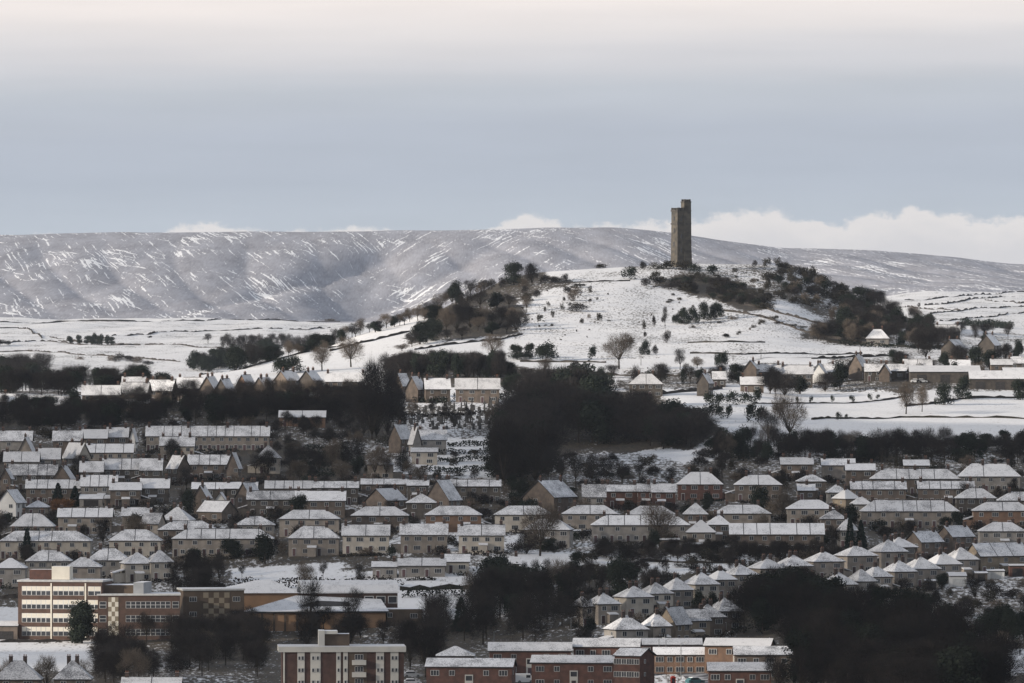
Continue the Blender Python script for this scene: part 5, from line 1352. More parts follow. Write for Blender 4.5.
for i, (u, b, t, w) in enumerate([(548,486,448,20),(562,487,452,18),(576,490,452,24),(592,488,455,22),(606,486,458,18),(622,486,462,20),(640,482,462,16)]):
    tree('bare', u, b, t, w, 'bare tree before the speckled rough bank under the black wood', G, 2150, 2500)
G = 'trees of the belt behind the upper terraces'
wood([(-30,432),(-30,412),(60,410),(180,409),(300,408),(360,402),(362,426),(250,427),(120,429)], 110, ['thick','thick','bare','thick','dark'], (5, 8.5), 'dark bare tree in the long belt between lane houses and upper terraces', G, 2440, 2660, seed=5, wf=1.15, mass=TB, gap=.35)
thicket(TB, 'long dark tree belt between lane houses and upper terraces')
for i, (u, b, t, w) in enumerate([(364,436,384,24),(376,438,364,34),(388,436,372,30),(398,432,388,22),(372,440,396,34)]):
    tree('thick', u, b, t, w, 'tall dark tree of the high clump between belt and cemetery', 'high dark clump beside the cemetery', 2350, 2700)
G = 'trees behind the lane'
wood([(-30,396),(-30,389),(60,389),(120,388),(185,389),(185,394),(100,396)], 34, ['thick','thick','dark'], (7, 10), 'dark brown tree in the wood behind the snowy lane houses', G, 2640, 2980, seed=6, wf=1.1, mass=LW)
thicket(LW, 'dark brown wood behind the snowy lane houses')
G = 'misty trees of the valley wood'
wood([(-40,392),(-40,380),(60,380),(85,388),(60,392)], 18, ['dark','thick'], (11, 15), '', G, 2850, 4000, seed=7, wf=1.1, mass=VW)
wood([(182,372),(200,368),(230,362),(262,352),(285,356),(240,372)], 22, ['dark','thick'], (8, 12), 'hazy tree of the sloping belt dropping from the hill into the valley', '', 3100, 4700, seed=8, wf=1.2, mass=VW)
thicket(VW, 'hazy valley woods left of the hill')
G = 'trees of the belt on the left slope'
for i in range(30):
    t_ = i / 29
    u = 268 + 172 * t_ + rnd.uniform(-3, 3); yb = 361 - 46 * t_ - 8 * math.sin(t_ * 3.1) * .3 + rnd.uniform(0, 3)
    tree(rnd.choice(['dark','pale','bare','bare']), u, yb, yb - rnd.uniform(9, 18), rnd.uniform(11, 18), 'dark tree on the upper edge of the white strip field', G, 3000, 3650)
# the clumps on the left flank of the hill
G = 'trees of the thicket on the left flank'
for k, u, b, t, w in [('dark',420,345,322,26),('bare',412,347,331,16),('dark',433,341,318,20),('pale',446,334,310,22),('thick',457,330,304,24),('bare',466,318,290,22),('dark',456,306,281,20),('bare',480,310,290,22),
        ('dark',497,309,293,20),('bare',509,309,294,18),('thick',470,328,306,24),('pale',484,326,308,26),('thick',500,326,308,24),('pale',514,328,308,20),('pale',478,331,318,18),('dark',492,334,322,20),('bare',507,334,320,20),
        ('thick',516,331,310,16),('bare',447,340,330,16),('thick',430,318,301,20),('pale',440,312,294,20),('thick',452,300,284,18),('bare',470,296,280,20),('thick',484,288,278,16),('bare',462,340,326,18),('pale',527,312,296,14)]:
    tree(k, u, b, t, w, 'dark tree in the thicket on the left flank of the snowy hill', G, 3050, 3600)
tree('dark', 514, 285, 263, 19, 'left of two dark trees on the skyline of the left hill shoulder', None, 3300, 3700)
tree('thick', 532, 285, 264, 17, 'right of two dark trees on the skyline of the left hill shoulder', None, 3300, 3700)
G = 'scrub along the left shoulder of the hill'
for u, b, t, w in [(503,288,280,12),(545,284,277,12),(555,283,277,13),(565,283,276,9),(524,287,279,12),(492,290,281,10),(480,291,282,14)]:
    bush('twiggy', u, b, t, w, 'dark scrub along the left shoulder of the hill crest', G, 3300, 3700)
# scattered gorse on the white slope
G = 'gorse tufts on the white hill face'
rr = random.Random(21)
for u, b, t, w in [(527,302,294,15),(537,298,291,10),(525,293,287,8),(572,301,291,10),(578,312,305,21),(590,292,286,5),(590,302,299,5),(564,301,297,4),(562,310,304,4),(553,318,312,5),(540,321,315,8),(526,326,318,8),
        (589,319,315,4),(599,321,314,8),(582,324,319,6),(597,301,298,3),(608,295,293,3),(644,329,321,5),(654,326,316,5),(645,337,332,4),(570,306,303,4),(548,306,302,4),(577,296,288,10),(568,294,288,13),(545,312,307,4),(552,327,324,4)]:
    bush(rr.choice(['gorse','twiggy']), u, b, t, w, 'small gorse bush dotted on the white hill face', G, 2960, 3560)
for i in range(26):
    u = rr.uniform(520, 690); b = rr.uniform(290, 345)
    bush('gorse', u, b, b - rr.uniform(1.2, 2.4), rr.uniform(1.5, 3.5), 'small gorse bush dotted on the white hill face', G, 2960, 3560)
bush('gorse', 578, 288, 284, 20, 'flat gorse patch on the hill face below the left shoulder', None, 3000, 3600)
bush('bush', 631, 279, 268, 19, 'domed dark bush on the hill crest left of the tower', None, 3300, 3700)
bush('gorse', 601, 268.5, 264, 17, 'low scrub on the skyline left of the tower', None, 3300, 3700)
bush('twiggy', 643, 269.5, 262, 8, 'small upright scrub near the tower, left of it', None, 3300, 3700)
bush('gorse', 656, 269.5, 263, 15, 'brown scrub at the left foot of the tower', None, 3300, 3700)
bush('gorse', 668, 269, 261, 20, 'scrub hugging the front of the tower base', None, 3300, 3700)
bush('gorse', 684, 270, 262, 22, 'brown scrub hugging the right foot of the tower', None, 3300, 3700)
bush('bush', 694, 274, 265, 16, 'dark rounded bush just right of the tower', None, 3300, 3700)
bush('bush', 713, 275, 266, 18, 'dark bush second to the right of the tower', None, 3300, 3700)
G = 'gorse of the dark band below the tower'
wood_poly = [(640,287),(655,279),(700,281),(742,288),(772,300),(775,309),(745,310),(712,299),(680,291)]
for i in range(58):
    for _ in range(40):
        u, v = rr.uniform(640, 776), rr.uniform(277, 311)
        if inpoly(np.array([u]), np.array([v]), wood_poly)[0]: break
    bush(rr.choice(['gorse','bush','gorse','twiggy']), u, v, v - rr.uniform(5, 9), rr.uniform(9, 17), 'dark gorse in the band slanting down below the tower', G, 3150, 3620)
G = 'trees of the clump below the gorse band'
for k, u, b, t, w in [('round',684,324,309,16),('round',693,323,308,18),('round',704,320,303,16),('dark',714,319,303,12),('bare',665,329,308,8),('round',720,317,304,10),('round',676,324,314,10)]:
    tree(k, u, b, t, w, 'rounded dark tree in the clump below the gorse band', G, 3050, 3500)
bush('twiggy', 667, 343, 333, 10, 'lone bush on the white slope under the tree clump', None, 2960, 3400)
G = 'bushes on the right shoulder'
for u, b, t, w in [(766,267,259,10),(755,268,262,6),(783,271,264,16),(792,277,266,12),(808,281,268,18),(806,286,278,14),(778,284,276,14),(767,290,283,10),(820,288,278,14),(826,292,281,16),(838,296,284,16),(845,302,290,18),(850,306,296,18),(815,296,288,18),(797,294,285,14),(780,299,291,18),(795,304,297,20),(810,306,298,20),(785,290,283,10),(772,280,275,8)]:
    bush(rr.choice(['bush','gorse','twiggy']), u, b, t, w, 'dark scrub on the right shoulder of the hill', G, 3150, 3700)
sp = [(745,268),(790,262),(845,288),(858,304),(838,306),(800,302),(775,296)]
for i in range(46):
    for _ in range(60):
        u, v = rr.uniform(745, 860), rr.uniform(264, 310)
        if inpoly(np.array([u]), np.array([v]), sp)[0] and rr.random() < (u - 735) / 110: break
    bush(rr.choice(['gorse','gorse','twiggy']), u, v, v - rr.uniform(4, 9), rr.uniform(7, 16), 'dark scrub on the right shoulder of the hill', G, 3150, 3700)
G = 'trees of the wood on the right flank'
FL = []
wood([(795,340),(838,332),(846,316),(838,300),(850,298),(875,306),(905,318),(945,334),(940,350),(880,348)], 74, ['dark','thick','bare','pale'], (5.5, 9.5), '', G, 3050, 3900, seed=12, wf=1.1, mass=FL, gap=.4)
thicket(FL, 'dark wood on the right flank of the hill')
for u, b in [(930,352),(938,350),(945,346),(926,360),(955,350),(918,352)]:
    tree('thick', u, b, b - rnd.uniform(18, 26), rnd.uniform(16, 22), 'dark tree of the wood on the right flank of the hill', G, 2900, 3500)
tree('pale', 832, 327, 306, 10, 'slender lone tree on the white slope before the right wood', None, 3050, 3500)
tree('bare', 919, 309, 303, 5, 'tiny bare tree in the white fields right of the hill', None, 3900, 7000)
G = 'hedge trees of the dark belt at the hill foot'
HB = []
for i in range(34):
    u = 388 + i * 3.6 + rr.uniform(-2, 2)
    yb = 378 + rr.uniform(-5, 3)
    p = at(u, yb, 2600, 2960); HB.append((rr.choice(['thick','dark','thick']), p, (yb - 354 - (u > 500) * 6 + rr.uniform(-4, 4)) * p.y / F, rr.uniform(14, 22) * p.y / F))
for i in range(14):
    u = 510 + i * 7 + rr.uniform(-3, 3)
    p = at(u, 390 + rr.uniform(-4, 4), 2600, 2960); HB.append((rr.choice(['thick','dark']), p, rr.uniform(15, 21) * p.y / F, rr.uniform(14, 20) * p.y / F))
thicket(HB, 'dark hedge belt along the foot of the hill')
# singles on the lower white field
tree('pale', 619, 369, 335, 36, 'large spreading bare tree on the snowy hill foot', None, 2800, 3050)
tree('pale', 492, 359, 336, 24, 'pale bare tree at the left edge of the lower white field', None, 2850, 3100)
tree('round', 546, 361, 343, 25, 'large domed dark evergreen on the lower white field', None, 2850, 3100)
tree('dark', 517, 360, 345, 16, 'first of the dark evergreens left of the domed one', None, 2850, 3100)
tree('dark', 529, 360, 344, 12, 'narrow dark evergreen beside the domed one', None, 2850, 3100)
tree('round', 645, 355, 341, 15, 'neat round dark evergreen right of the large bare tree', None, 2850, 3100)
bush('bush', 592, 360, 347, 12, 'dark bush left of the large bare tree', None, 2850, 3100)
bush('twiggy', 655, 355, 346, 7, 'small twiggy bush beside the neat round evergreen', None, 2850, 3100)
bush('twiggy', 574, 375, 362, 16, 'twiggy bush at the hedge in front of the lower white field', None, 2700, 3000)
tree('round', 722, 367, 352, 18, 'rounded dark tree standing beside the hill road', None, 2800, 3050)
tree('bare', 680, 370, 350, 15, 'bare hedge tree behind the village cottages', None, 2750, 3050)
tree('pale', 697, 369, 357, 18, 'pale bushy tree behind the village cottages', None, 2750, 3050)
tree('pale', 545, 372, 358, 18, 'pale twiggy tree before the domed evergreen', None, 2700, 2960)
tree('pale', 322, 371, 343, 26, 'left of two large bare trees on the strip field', None, 2800, 3200)
tree('pale', 351, 367, 337, 34, 'right of two large bare trees on the strip field', None, 2800, 3200)
tree('round', 288, 374, 357, 36, 'wide dark evergreen clump on the left end of the strip field', None, 2750, 3100)
tree('pale', 402, 351, 344, 20, 'low pale tree in the strip field below the thicket', None, 2850, 3200)
# far valley
G = 'conifer clump in the valley fields'
for u, b, t, w in [(70,344,336,7),(79,344,335,6),(87,344,336,6),(94,345,333,8),(101,345,334,8),(107,345,335,8),(112,345,337,6),(91,345,336,7),(98,345,336,8)]:
    tree('dark', u, b, t, w, 'blue-grey tree of the small clump in the valley fields', G, 4300, 7000)
tree('bare', 208, 343, 334, 12, 'lone bare tree in the valley fields', None, 4300, 7000)
G = 'shelter belt in the valley fields'
for i in range(26):
    u = 224 + i * 4.4 + rr.uniform(-1, 1)
    tree(rr.choice(['bare','thick']), u, 349 + rr.uniform(-.5, 1), 336 + rr.uniform(-2, 2), rr.uniform(7, 10), 'hazy tree of the long shelter belt across the valley fields', G, 4300, 6500)
G = 'far hedges in the valley'
for u, b, t, w in [(112,361,356,12),(120,362,355,14),(130,362,356,14),(138,363,357,12),(148,365,361,14),(0,345,340,16),(-8,346,339,18),(8,345,341,8),(80,360,357,10),(150,338,336,6),(330,317,315,12),(84,372,368,8)]:
    bush('twiggy', u, b, t, w, 'hazy hedge clump in the valley fields', G, 3600, 7500)
# village and right hand fields
G = 'field bushes on the right'
for u, b, t, w in [(711,406,394,18),(720,405,395,16),(733,405,393,18),(745,404,394,18),(757,404,390,14),(708,420,406,16),(720,419,406,16),(729,419,407,12),(750,423,405,18),(760,422,408,14)]:
    bush('bush', u, b, t, w, 'rounded dark bush in the field hedges below the village', G, 2350, 2800)
G = 'small bushes of the field line'
for u, b, t, w in [(785,405,400,7),(797,404,398,5),(811,403,397,5),(832,402,396,5),(852,402,396,7),(870,401,395,6),(878,400,396,5),(838,420,413,8),(846,419,415,5)]:
    bush('bush', u, b, t, w, 'small dark bush on the field line below the barns', G, 2480, 2800)
tree('pale', 790, 445, 398, 40, 'big gnarled bare tree before the white field', None, 2300, 2600)
tree('bare', 768, 446, 408, 26, 'bare tree left of the big gnarled one', None, 2300, 2600)
tree('pale', 906, 415, 383, 26, 'larger bare tree in the field below the long barn', None, 2480, 2750)
tree('pale', 922, 412, 386, 18, 'slimmer bare tree in the field below the long barn', None, 2480, 2750)
tree('round', 944, 405, 384, 22, 'dark evergreen left of a pair before the barns', None, 2480, 2800)
tree('round', 963, 400, 378, 22, 'dark evergreen right of a pair before the barns', None, 2480, 2800)
tree('dark', 1020, 400, 380, 16, 'dark evergreen at the right edge below the barns', None, 2480, 2800)
G = 'garden trees of the hill village'
for k, u, b, t, w in [('thick',612,378,366,16),('thick',660,384,364,20),('bare',690,385,364,18),('dark',738,382,364,18),('thick',770,394,368,26),('thick',785,396,372,24),('dark',800,394,376,24),('dark',840,390,362,22),('thick',825,392,374,20),
        ('bare',775,400,372,16),('dark',895,364,350,14),('thick',902,368,352,18),('dark',905,372,357,16),('thick',960,366,346,22),('dark',975,366,346,22),('dark',990,370,350,24),('thick',1005,364,344,22),('dark',1018,362,340,14),('bare',1008,340,324,12),('dark',700,382,370,12),('thick',720,386,366,16),('dark',985,342,332,10),('thick',975,340,326,10),('thick',960,332,322,12),('thick',985,332,323,20),('dark',945,370,352,16)]:
    tree(k, u, b, t, w, 'dark garden tree among the village houses under the hill', G, 2560, 3600)
for i in range(26):
    u = 615 + i * 16 + rr.uniform(-6, 6)
    bush(rr.choice(['twiggy','bush']), u, 386 - (u - 620) * 0.035 + rr.uniform(-6, 4), 372 - (u - 620) * 0.03 + rr.uniform(-2, 4), rr.uniform(9, 16), 'dark shrub between the village houses under the hill', 'village shrubs', 2560, 3300)
G = 'trees along the lower edge of the white fields'
LB = []
for i in range(60):
    u = 712 + i * 5.5 + rr.uniform(-3, 3)
    k = rr.choice(['thick','thick','dark','bare','pale'] if u < 900 else ['thick','bare','dark','thick'])
    yb = 460 + rr.uniform(-9, 4)
    q_ = at(u, yb, 2280, 2560); LB.append((k, q_, (yb - (432 if u < 880 else 434) - rr.uniform(-6, 9)) * q_.y / F, rr.uniform(16, 26) * q_.y / F))
thicket(LB, 'dark tree belt between the white fields and the right-hand houses')
for u, b, t, w in [(966,446,433,12),(985,444,434,16),(1005,446,431,14),(1020,452,438,16)]:
    tree('dark', u, b, t, w, 'dark tree in the belt between white fields and right-hand houses', G, 2280, 2600)
# town singles
for k, u, b, t, w, l in [
 ('conifer',58,506,483,13,'left of two dark conifers beside the terrace on the left'), ('conifer',75,507,486,13,'right of two dark conifers beside the terrace on the left'),
 ('conifer',27,560,529,13,'slim dark conifer before the hipped houses on the far left'), ('dark',188,516,489,18,'dark evergreen beside the gabled cottages'),
 ('dark',60,530,511,14,'small evergreen between two beige terraces on the left'), ('thick',103,545,520,20,'bushy dark tree between beige terraces left of centre'),
 ('rust',62,516,500,24,'rust-coloured bare tree below the left conifers'),
 ('dark',265,565,534,28,'broad dark evergreen left of the hipped house by the playing field'), ('dark',232,560,540,24,'dark evergreen beside the long terrace near the playing field'), ('conifer',218,556,530,14,'narrow conifer before the long terrace'),
 ('pale',138,548,516,34,'bare tree before the hipped roof left of centre'), ('pale',540,556,507,46,'large bare tree in front of the hipped house at centre'), ('pale',660,548,504,46,'large bare spreading tree before the long grey terrace'),
 ('pale',580,528,500,24,'bare tree beside the hipped house right of centre'),
 ('conifer',850,549,516,12,'left conifer of the pair beside the long beige terrace'), ('conifer',861,550,520,13,'right conifer of the pair beside the long beige terrace'), ('conifer',925,502,482,14,'dark conifer between two terraces on the right'),
 ('round',760,512,487,24,'big rounded evergreen below the twin-chimney house'), ('pale',782,520,488,26,'frosty grey bare tree beside the rounded evergreen'), ('dark',708,512,492,14,'evergreen below the large white-fronted house'),
 ('dark',815,498,478,16,'dark evergreen beside the small hipped house'), ('bare',913,490,470,8,'thin bare tree between two terraces on the right'),
 ('cypress',82,644,600,21,'dark egg-shaped cypress in front of the school'), ('conifer',461,632,597,18,'dark conifer in front of the snowy yard'),
 ('pale',305,590,562,26,'bare round tree on the playing field'), ('bare',323,580,563,12,'slender bare tree on the playing field'), ('bare',242,579,567,8,'tiny bare tree at the left end of the playing field'), ('bare',360,592,566,16,'bare tree beside the low flat-roofed school block'),
 ('bare',310,634,584,32,'bare tree in front of the sports hall roof'), ('bare',352,636,590,28,'bare tree before the right part of the sports hall'), ('bare',430,622,598,16,'thin bare tree beside the annex yard'),
 ('dark',622,606,560,30,'tall dark conifer-like evergreen above the diagonal row'), ('bare',600,604,572,16,'bare tree left of the tall evergreen above the diagonal row'),
 ('dark',590,640,618,16,'small evergreen in front of the first diagonal houses'), ('dark',698,612,590,16,'round evergreen among the diagonal houses'), ('dark',712,610,592,14,'second evergreen among the diagonal houses'),
 ('dark',575,572,553,14,'evergreen at the end of the white strip'), ('pale',760,545,515,20,'pale bare tree behind the hedge of the long low terrace'),
 ('thick',655,600,570,22,'brown bare tree behind the diagonal row'), ('dark',942,590,574,12,'bushy evergreen among the garden sheds'), ('thick',975,600,580,24,'bare bushy tree right of the garden sheds'),
 ('dark',548,552,538,18,'dark evergreen under the large bare tree at centre')]:
    tree(k, u, b, t, w, l, None, 1700, 2450)
G = 'brown trees in the hollow at bottom centre'
HW = []
wood([(455,640),(465,600),(500,580),(535,585),(590,615),(585,645),(520,652),(450,655)], 24, ['thick','bare','bare','dark','pale'], (7, 11), '', G, 1640, 1990, seed=14, wf=.95, mass=HW)
for u, b, t in [(488,622,572),(500,620,570),(478,625,576),(512,615,574),(530,620,582),(548,622,590),(562,628,598)]:
    q_ = at(u, b, 1640, 1990); HW.append(('thick', q_, (b - t) * q_.y / F, 26 * q_.y / F))
thicket(HW, 'brown trees massed in the hollow behind the brick flats')
G = 'bare trees along the white strip'
for i in range(16):
    u = 520 + i * 9 + rr.uniform(-3, 3)
    tree('bare', u, 590 + rr.uniform(-4, 3), 564 + rr.uniform(-4, 5), rr.uniform(12, 18), 'thin bare tree before the white strip right of centre', G, 1780, 2050)
SH = []
wood([(95,690),(100,656),(150,650),(240,646),(262,650),(268,690)], 36, ['thick','bare','bare','thick','pale'], (5, 8.5), '', None, 1560, 1850, seed=15, wf=1.0, mass=SH)
thicket(SH, 'dark twiggy thicket in the hollow below the school')
wood([(110,650),(150,638),(240,634),(300,632),(420,632),(430,645),(280,648)], 26, ['thick','bare'], (5, 8), 'dark twiggy tree between school and tower flats', 'trees between school and tower flats', 1700, 1900, seed=16)
wood([(405,690),(405,650),(425,625),(445,640),(440,660),(424,690)], 10, ['thick','bare'], (7, 11), 'dark tree beside the tall brick and white flats', 'trees beside the tower flats', 1560, 1900, seed=17)
G = 'trees of the big dark wood at bottom right'
wood([(743,634),(746,612),(754,602),(790,596),(830,610),(835,626),(785,637)], 27, ['thick','thick','dark'], (8, 11.5), '', G, 1560, 1900, seed=18, mass=RW)
wood([(800,700),(786,646),(830,622),(880,636),(930,655),(985,672),(1040,700),(900,720)], 64, ['thick','thick','thick','dark'], (9, 12.5), '', G, 1400, 1850, seed=19, mass=RW)
wood([(860,628),(870,612),(935,618),(955,632),(940,645),(890,645)], 18, ['thick','dark'], (5, 8), '', G, 1600, 1900, seed=20, mass=RW)
thicket(RW, 'big shadowy wood at bottom right')
for u, b, t, w in [(1000,642,606,26),(1012,642,608,22),(985,642,614,22),(1024,640,610,22),(960,640,618,24)]:
    tree('dark', u, b, t, w, 'dark evergreen in the clump above the lower right field', 'evergreens above the lower right field', 1600, 1850)
tree('bare', 778, 700, 655, 34, 'grey feathery bare tree before the big wood, left edge', None, 1500, 1700)
tree('bare', 800, 700, 650, 34, 'grey feathery bare tree before the big wood, second from its left edge', None, 1500, 1700)
# dark hedge bank behind the long low terrace
G = 'trees on the dark bank below the long terrace'
for i in range(44):
    u = 596 + i * 5.6 + rr.uniform(-3, 3); yb = 560 + rr.uniform(-4, 4)
    tree(rr.choice(['thick','thick','bare']), u, yb, yb - rr.uniform(12, 20), rr.uniform(12, 18), 'low brown tree on the dark bank below the long terraces', G, 1850, 2150)
G = 'trees behind the left school'
for i in range(18):
    u = 178 + rr.uniform(-6, 44); yb = 592 + rr.uniform(-14, 6)
    tree(rr.choice(['thick','bare']), u, yb, yb - rr.uniform(16, 30), rr.uniform(14, 22), 'dark bare tree behind the chequered school block', G, 1860, 2060)
G = 'trees by the stepped gardens'
for u, b, t, w in [(290,478,450,22),(318,478,452,24),(332,476,440,24),(345,470,446,22),(358,474,440,24),(375,482,448,22),(386,480,452,18),(306,470,446,22),(300,484,462,22),(268,474,452,20),(256,476,456,18),(342,484,460,26),(402,478,452,18),(410,482,462,18),(420,484,466,20)]:
    tree(rr.choice(['bare','thick','pale']), u, b, t, w, 'bare tree round the stepped gardens above the middle terraces', G, 2150, 2480)
# gardens: shrubs and little trees between the rows
G1 = {'upper': 'garden shrubs of the upper rows', 'mid': 'garden shrubs of the middle rows', 'low': 'garden shrubs of the lower rows'}
rr = random.Random(77)
cnt = 0
while cnt < 150:
    u = rr.uniform(-10, 1034); v = rr.uniform(455, 655)
    if v > 585 and not (560 < u < 735 or u > 860): continue
    if v > 560 and 225 < u < 610: continue
    if v < 485 and 395 < u < 690: continue
    if v > 574 and u < 180: continue
    p = at(u, v, 1600, 2500)
    if blocked(p.x, p.y, 3.2): continue
    z_ = 'upper' if v < 500 else ('mid' if v < 560 else 'low')
    t_ = {'upper': 'dark garden shrub among the upper rows of snowy houses', 'mid': 'dark garden shrub among the middle rows of snowy houses', 'low': 'dark garden shrub among the lower rows of snowy houses'}[z_]
    shrub(rr.choice(['twiggy','twiggy','bush']), p, rr.uniform(1.6, 3.6), rr.uniform(3, 6), t_, G1[z_])
    cnt += 1
cnt = 0
while cnt < 64:
    u = rr.uniform(-10, 1034); v = rr.uniform(460, 570)
    if v > 556 and 225 < u < 745: continue
    if v < 485 and 395 < u < 690: continue
    p = at(u, v, 1600, 2500)
    if blocked(p.x, p.y, 4.5): continue
    z_ = 'upper' if v < 505 else 'lower'
    plant(rr.choice(['bare','thick','bare','dark']), p, rr.uniform(4.5, 8), None, f'small garden tree between the {z_} rows of houses', f'garden trees of the {z_} rows')
    cnt += 1

G = 'bare trees before the lane row'
rr = random.Random(101)
for i in range(24):
    u = 150 + i * 9.4 + rr.uniform(-4, 4); yb = 401 + rr.uniform(-3, 4)
    tree(rr.choice(['pale', 'bare', 'pale']), u, yb, yb - rr.uniform(13, 24), rr.uniform(12, 20), 'bare tree half hiding the lane houses by the left valley', G, 2450, 2640)
# tangled undergrowth between the houses: brambles, saplings, bare hedging nobody could count
U = []
rr = random.Random(202)
n = 0
def shrub_quads(kind, p, h, w, o):
    me = rr.choice(SHRUB[kind]); a = rr.uniform(0, 6.28); c_, s_ = math.cos(a), math.sin(a)
    q = _arr(me) * np.array([w / 1.45, w / 1.45, h], np.float32)
    return me.materials[0].name, np.stack([q[..., 0] * c_ - q[..., 1] * s_, q[..., 0] * s_ + q[..., 1] * c_, q[..., 2]], -1) + np.array(p - o, np.float32)
o0 = spot(512, 2100); bym = {}
while n < 700:
    u = rr.uniform(-20, 1044); v = rr.uniform(424, 660)
    if v > 585 and not (560 < u < 735 or u > 860): continue
    if v > 558 and 225 < u < 560: continue
    if v > 574 and u < 180: continue
    if v < 455 and u > 395: continue
    p = at(u, v, 1600, 2560)
    if blocked(p.x, p.y, 1.6): continue
    nm, q = shrub_quads(rr.choice(['twiggy', 'twiggy', 'gorse']), p, rr.uniform(1.0, 3.4), rr.uniform(2.5, 7), o0)
    bym.setdefault(nm, []).append(q); n += 1
names = list(bym); arrs = [np.concatenate(bym[k]) for k in names]
me = tri_mesh('undergrowth', np.concatenate(arrs), bpy.data.materials[names[0]])
for k in names[1:]: me.materials.append(bpy.data.materials[k])
me.polygons.foreach_set('material_index', np.repeat(np.arange(len(names)), [len(a) for a in arrs]).astype(np.int32))
ob = put('undergrowth', me, None, o0); tag(ob, 'tangled bare undergrowth between the rows of houses', 'undergrowth', None, 'stuff')

G = 'bare trees in the cemetery'
for u, b, t, w, k in [(447,428,404,14,'bare'),(468,424,406,12,'bare'),(500,430,404,22,'pale'),(490,426,408,16,'pale'),(412,420,403,12,'pale'),(432,415,401,10,'bare'),(455,434,412,12,'bare'),(404,430,412,12,'bare')]:
    tree(k, u, b, t, w, 'thin bare tree among the gravestones of the snowy cemetery', G, 2350, 2720)
hedge([(400,417.5),(440,417),(500,416)], 'low dark hedge across the middle of the cemetery', 2380, 2720, 1.5, 1.8, seed=41, lmat='twig')

G = 'dark trees before the lane row'
rr = random.Random(111)
for i in range(18):
    u = 176 + i * 11.5 + rr.uniform(-5, 5); yb = 405 + rr.uniform(-3, 4)
    tree(rr.choice(['thick', 'bare', 'thick']), u, yb, yb - rr.uniform(14, 26), rr.uniform(12, 20), 'dark bare tree rising before the lane houses, right part', G, 2400, 2640)
SG = []
wood([(245,446),(275,424),(330,420),(392,428),(396,446),(340,452),(290,450)], 30, ['bare','thick','bare','pale'], (3.5, 6.5), '', None, 2250, 2620, seed=44, mass=SG, gap=.5)
thicket(SG, 'scrubby young trees between the belt and the stepped gardens')
for u, b, t, w in [(8,697,662,28),(47,696,658,26),(80,694,660,26)]:
    tree('pale', u, b, t, w, 'pale bare tree before the roofs in the bottom left corner', 'pale trees in the bottom left corner', 1560, 1700)
G = 'tufts of scrub on the right half of the hill'
rr = random.Random(120)
for i in range(80):
    if i % 4 == 0: cu, cv = rr.uniform(655, 850), rr.uniform(268, 338)
    u, v = cu + rr.gauss(0, 9), cv + rr.gauss(0, 2.2)
    if v < 266 + max(0, u - 770) * .45: v = 268 + max(0, u - 770) * .47
    bush(rr.choice(['gorse', 'gorse', 'twiggy']), u, v, v - rr.uniform(1.5, 4.2), rr.uniform(3, 9), 'ragged scrub tuft on the right half of the hill', G, 2980, 3640, name='gorse_bush', cat='gorse bush')
# ---------------------------------------------------------------- cemetery
def stone_mesh(kind):
    b = MB()
    if kind == 0:
        pr = [(-.45, 0), (.45, 0), (.45, 1.1)] + [(.45 * math.cos(a), 1.1 + .35 * math.sin(a)) for a in (0.5, 1.0, 1.57, 2.1, 2.6)] + [(-.45, 1.1)]
        b.solid([(x, -.1, z - .3) for x, z in pr], [(x, .1, z - .3) for x, z in pr])
    elif kind == 1:
        b.box(-.6, .6, -.2, .2, -.3, .25); b.box(-.14, .14, -.1, .1, .252, 1.9); b.box(-.5, -.142, -.1, .1, 1.2, 1.46); b.box(.142, .5, -.1, .1, 1.2, 1.46)
    else:
        b.box(-.5, .5, -.5, .5, -.3, .5); b.solid(prism_ring(.3, .3, .502), prism_ring(.16, .16, 2.3)); b.solid(prism_ring(.16, .16, 2.302), prism_ring(.01, .01, 2.7))
    return b.mesh('gravestone', [M['stone_dark']])
STN = [stone_mesh(0), stone_mesh(1), stone_mesh(2)]
rr = random.Random(8)
poly = [(398,431),(402,410),(448,406),(506,405),(502,426),(470,432)]
n = 0
for rowi in range(14):
    v = 407 + rowi * 1.75
    for k in range(16):
        u = 396 + k * 7 + rr.uniform(-3, 3)
        if not inpoly(np.array([u]), np.array([v]), poly)[0] or rr.random() < .22 or 416 < v < 418: continue
        p = at(u, v + rr.uniform(-.9, .9), 2350, 2720)
        if blocked(p.x, p.y, 1): continue
        kd = rr.choices((0, 1, 2), (6, 2, 2))[0]
        o = put('gravestone', STN[kd], None, p, rr.uniform(-.25, .25)); s_ = rr.uniform(.95, 1.4); o.scale = (s_, s_, s_)
        tag(o, ['dark round-topped gravestone in the snowy cemetery', 'dark stone cross in the snowy cemetery', 'dark obelisk monument in the snowy cemetery'][kd], 'gravestone', ['round-topped gravestones', 'cemetery crosses', 'cemetery obelisks'][kd])
for i, (u, v, t) in enumerate([(462,437,410)]):
    pass

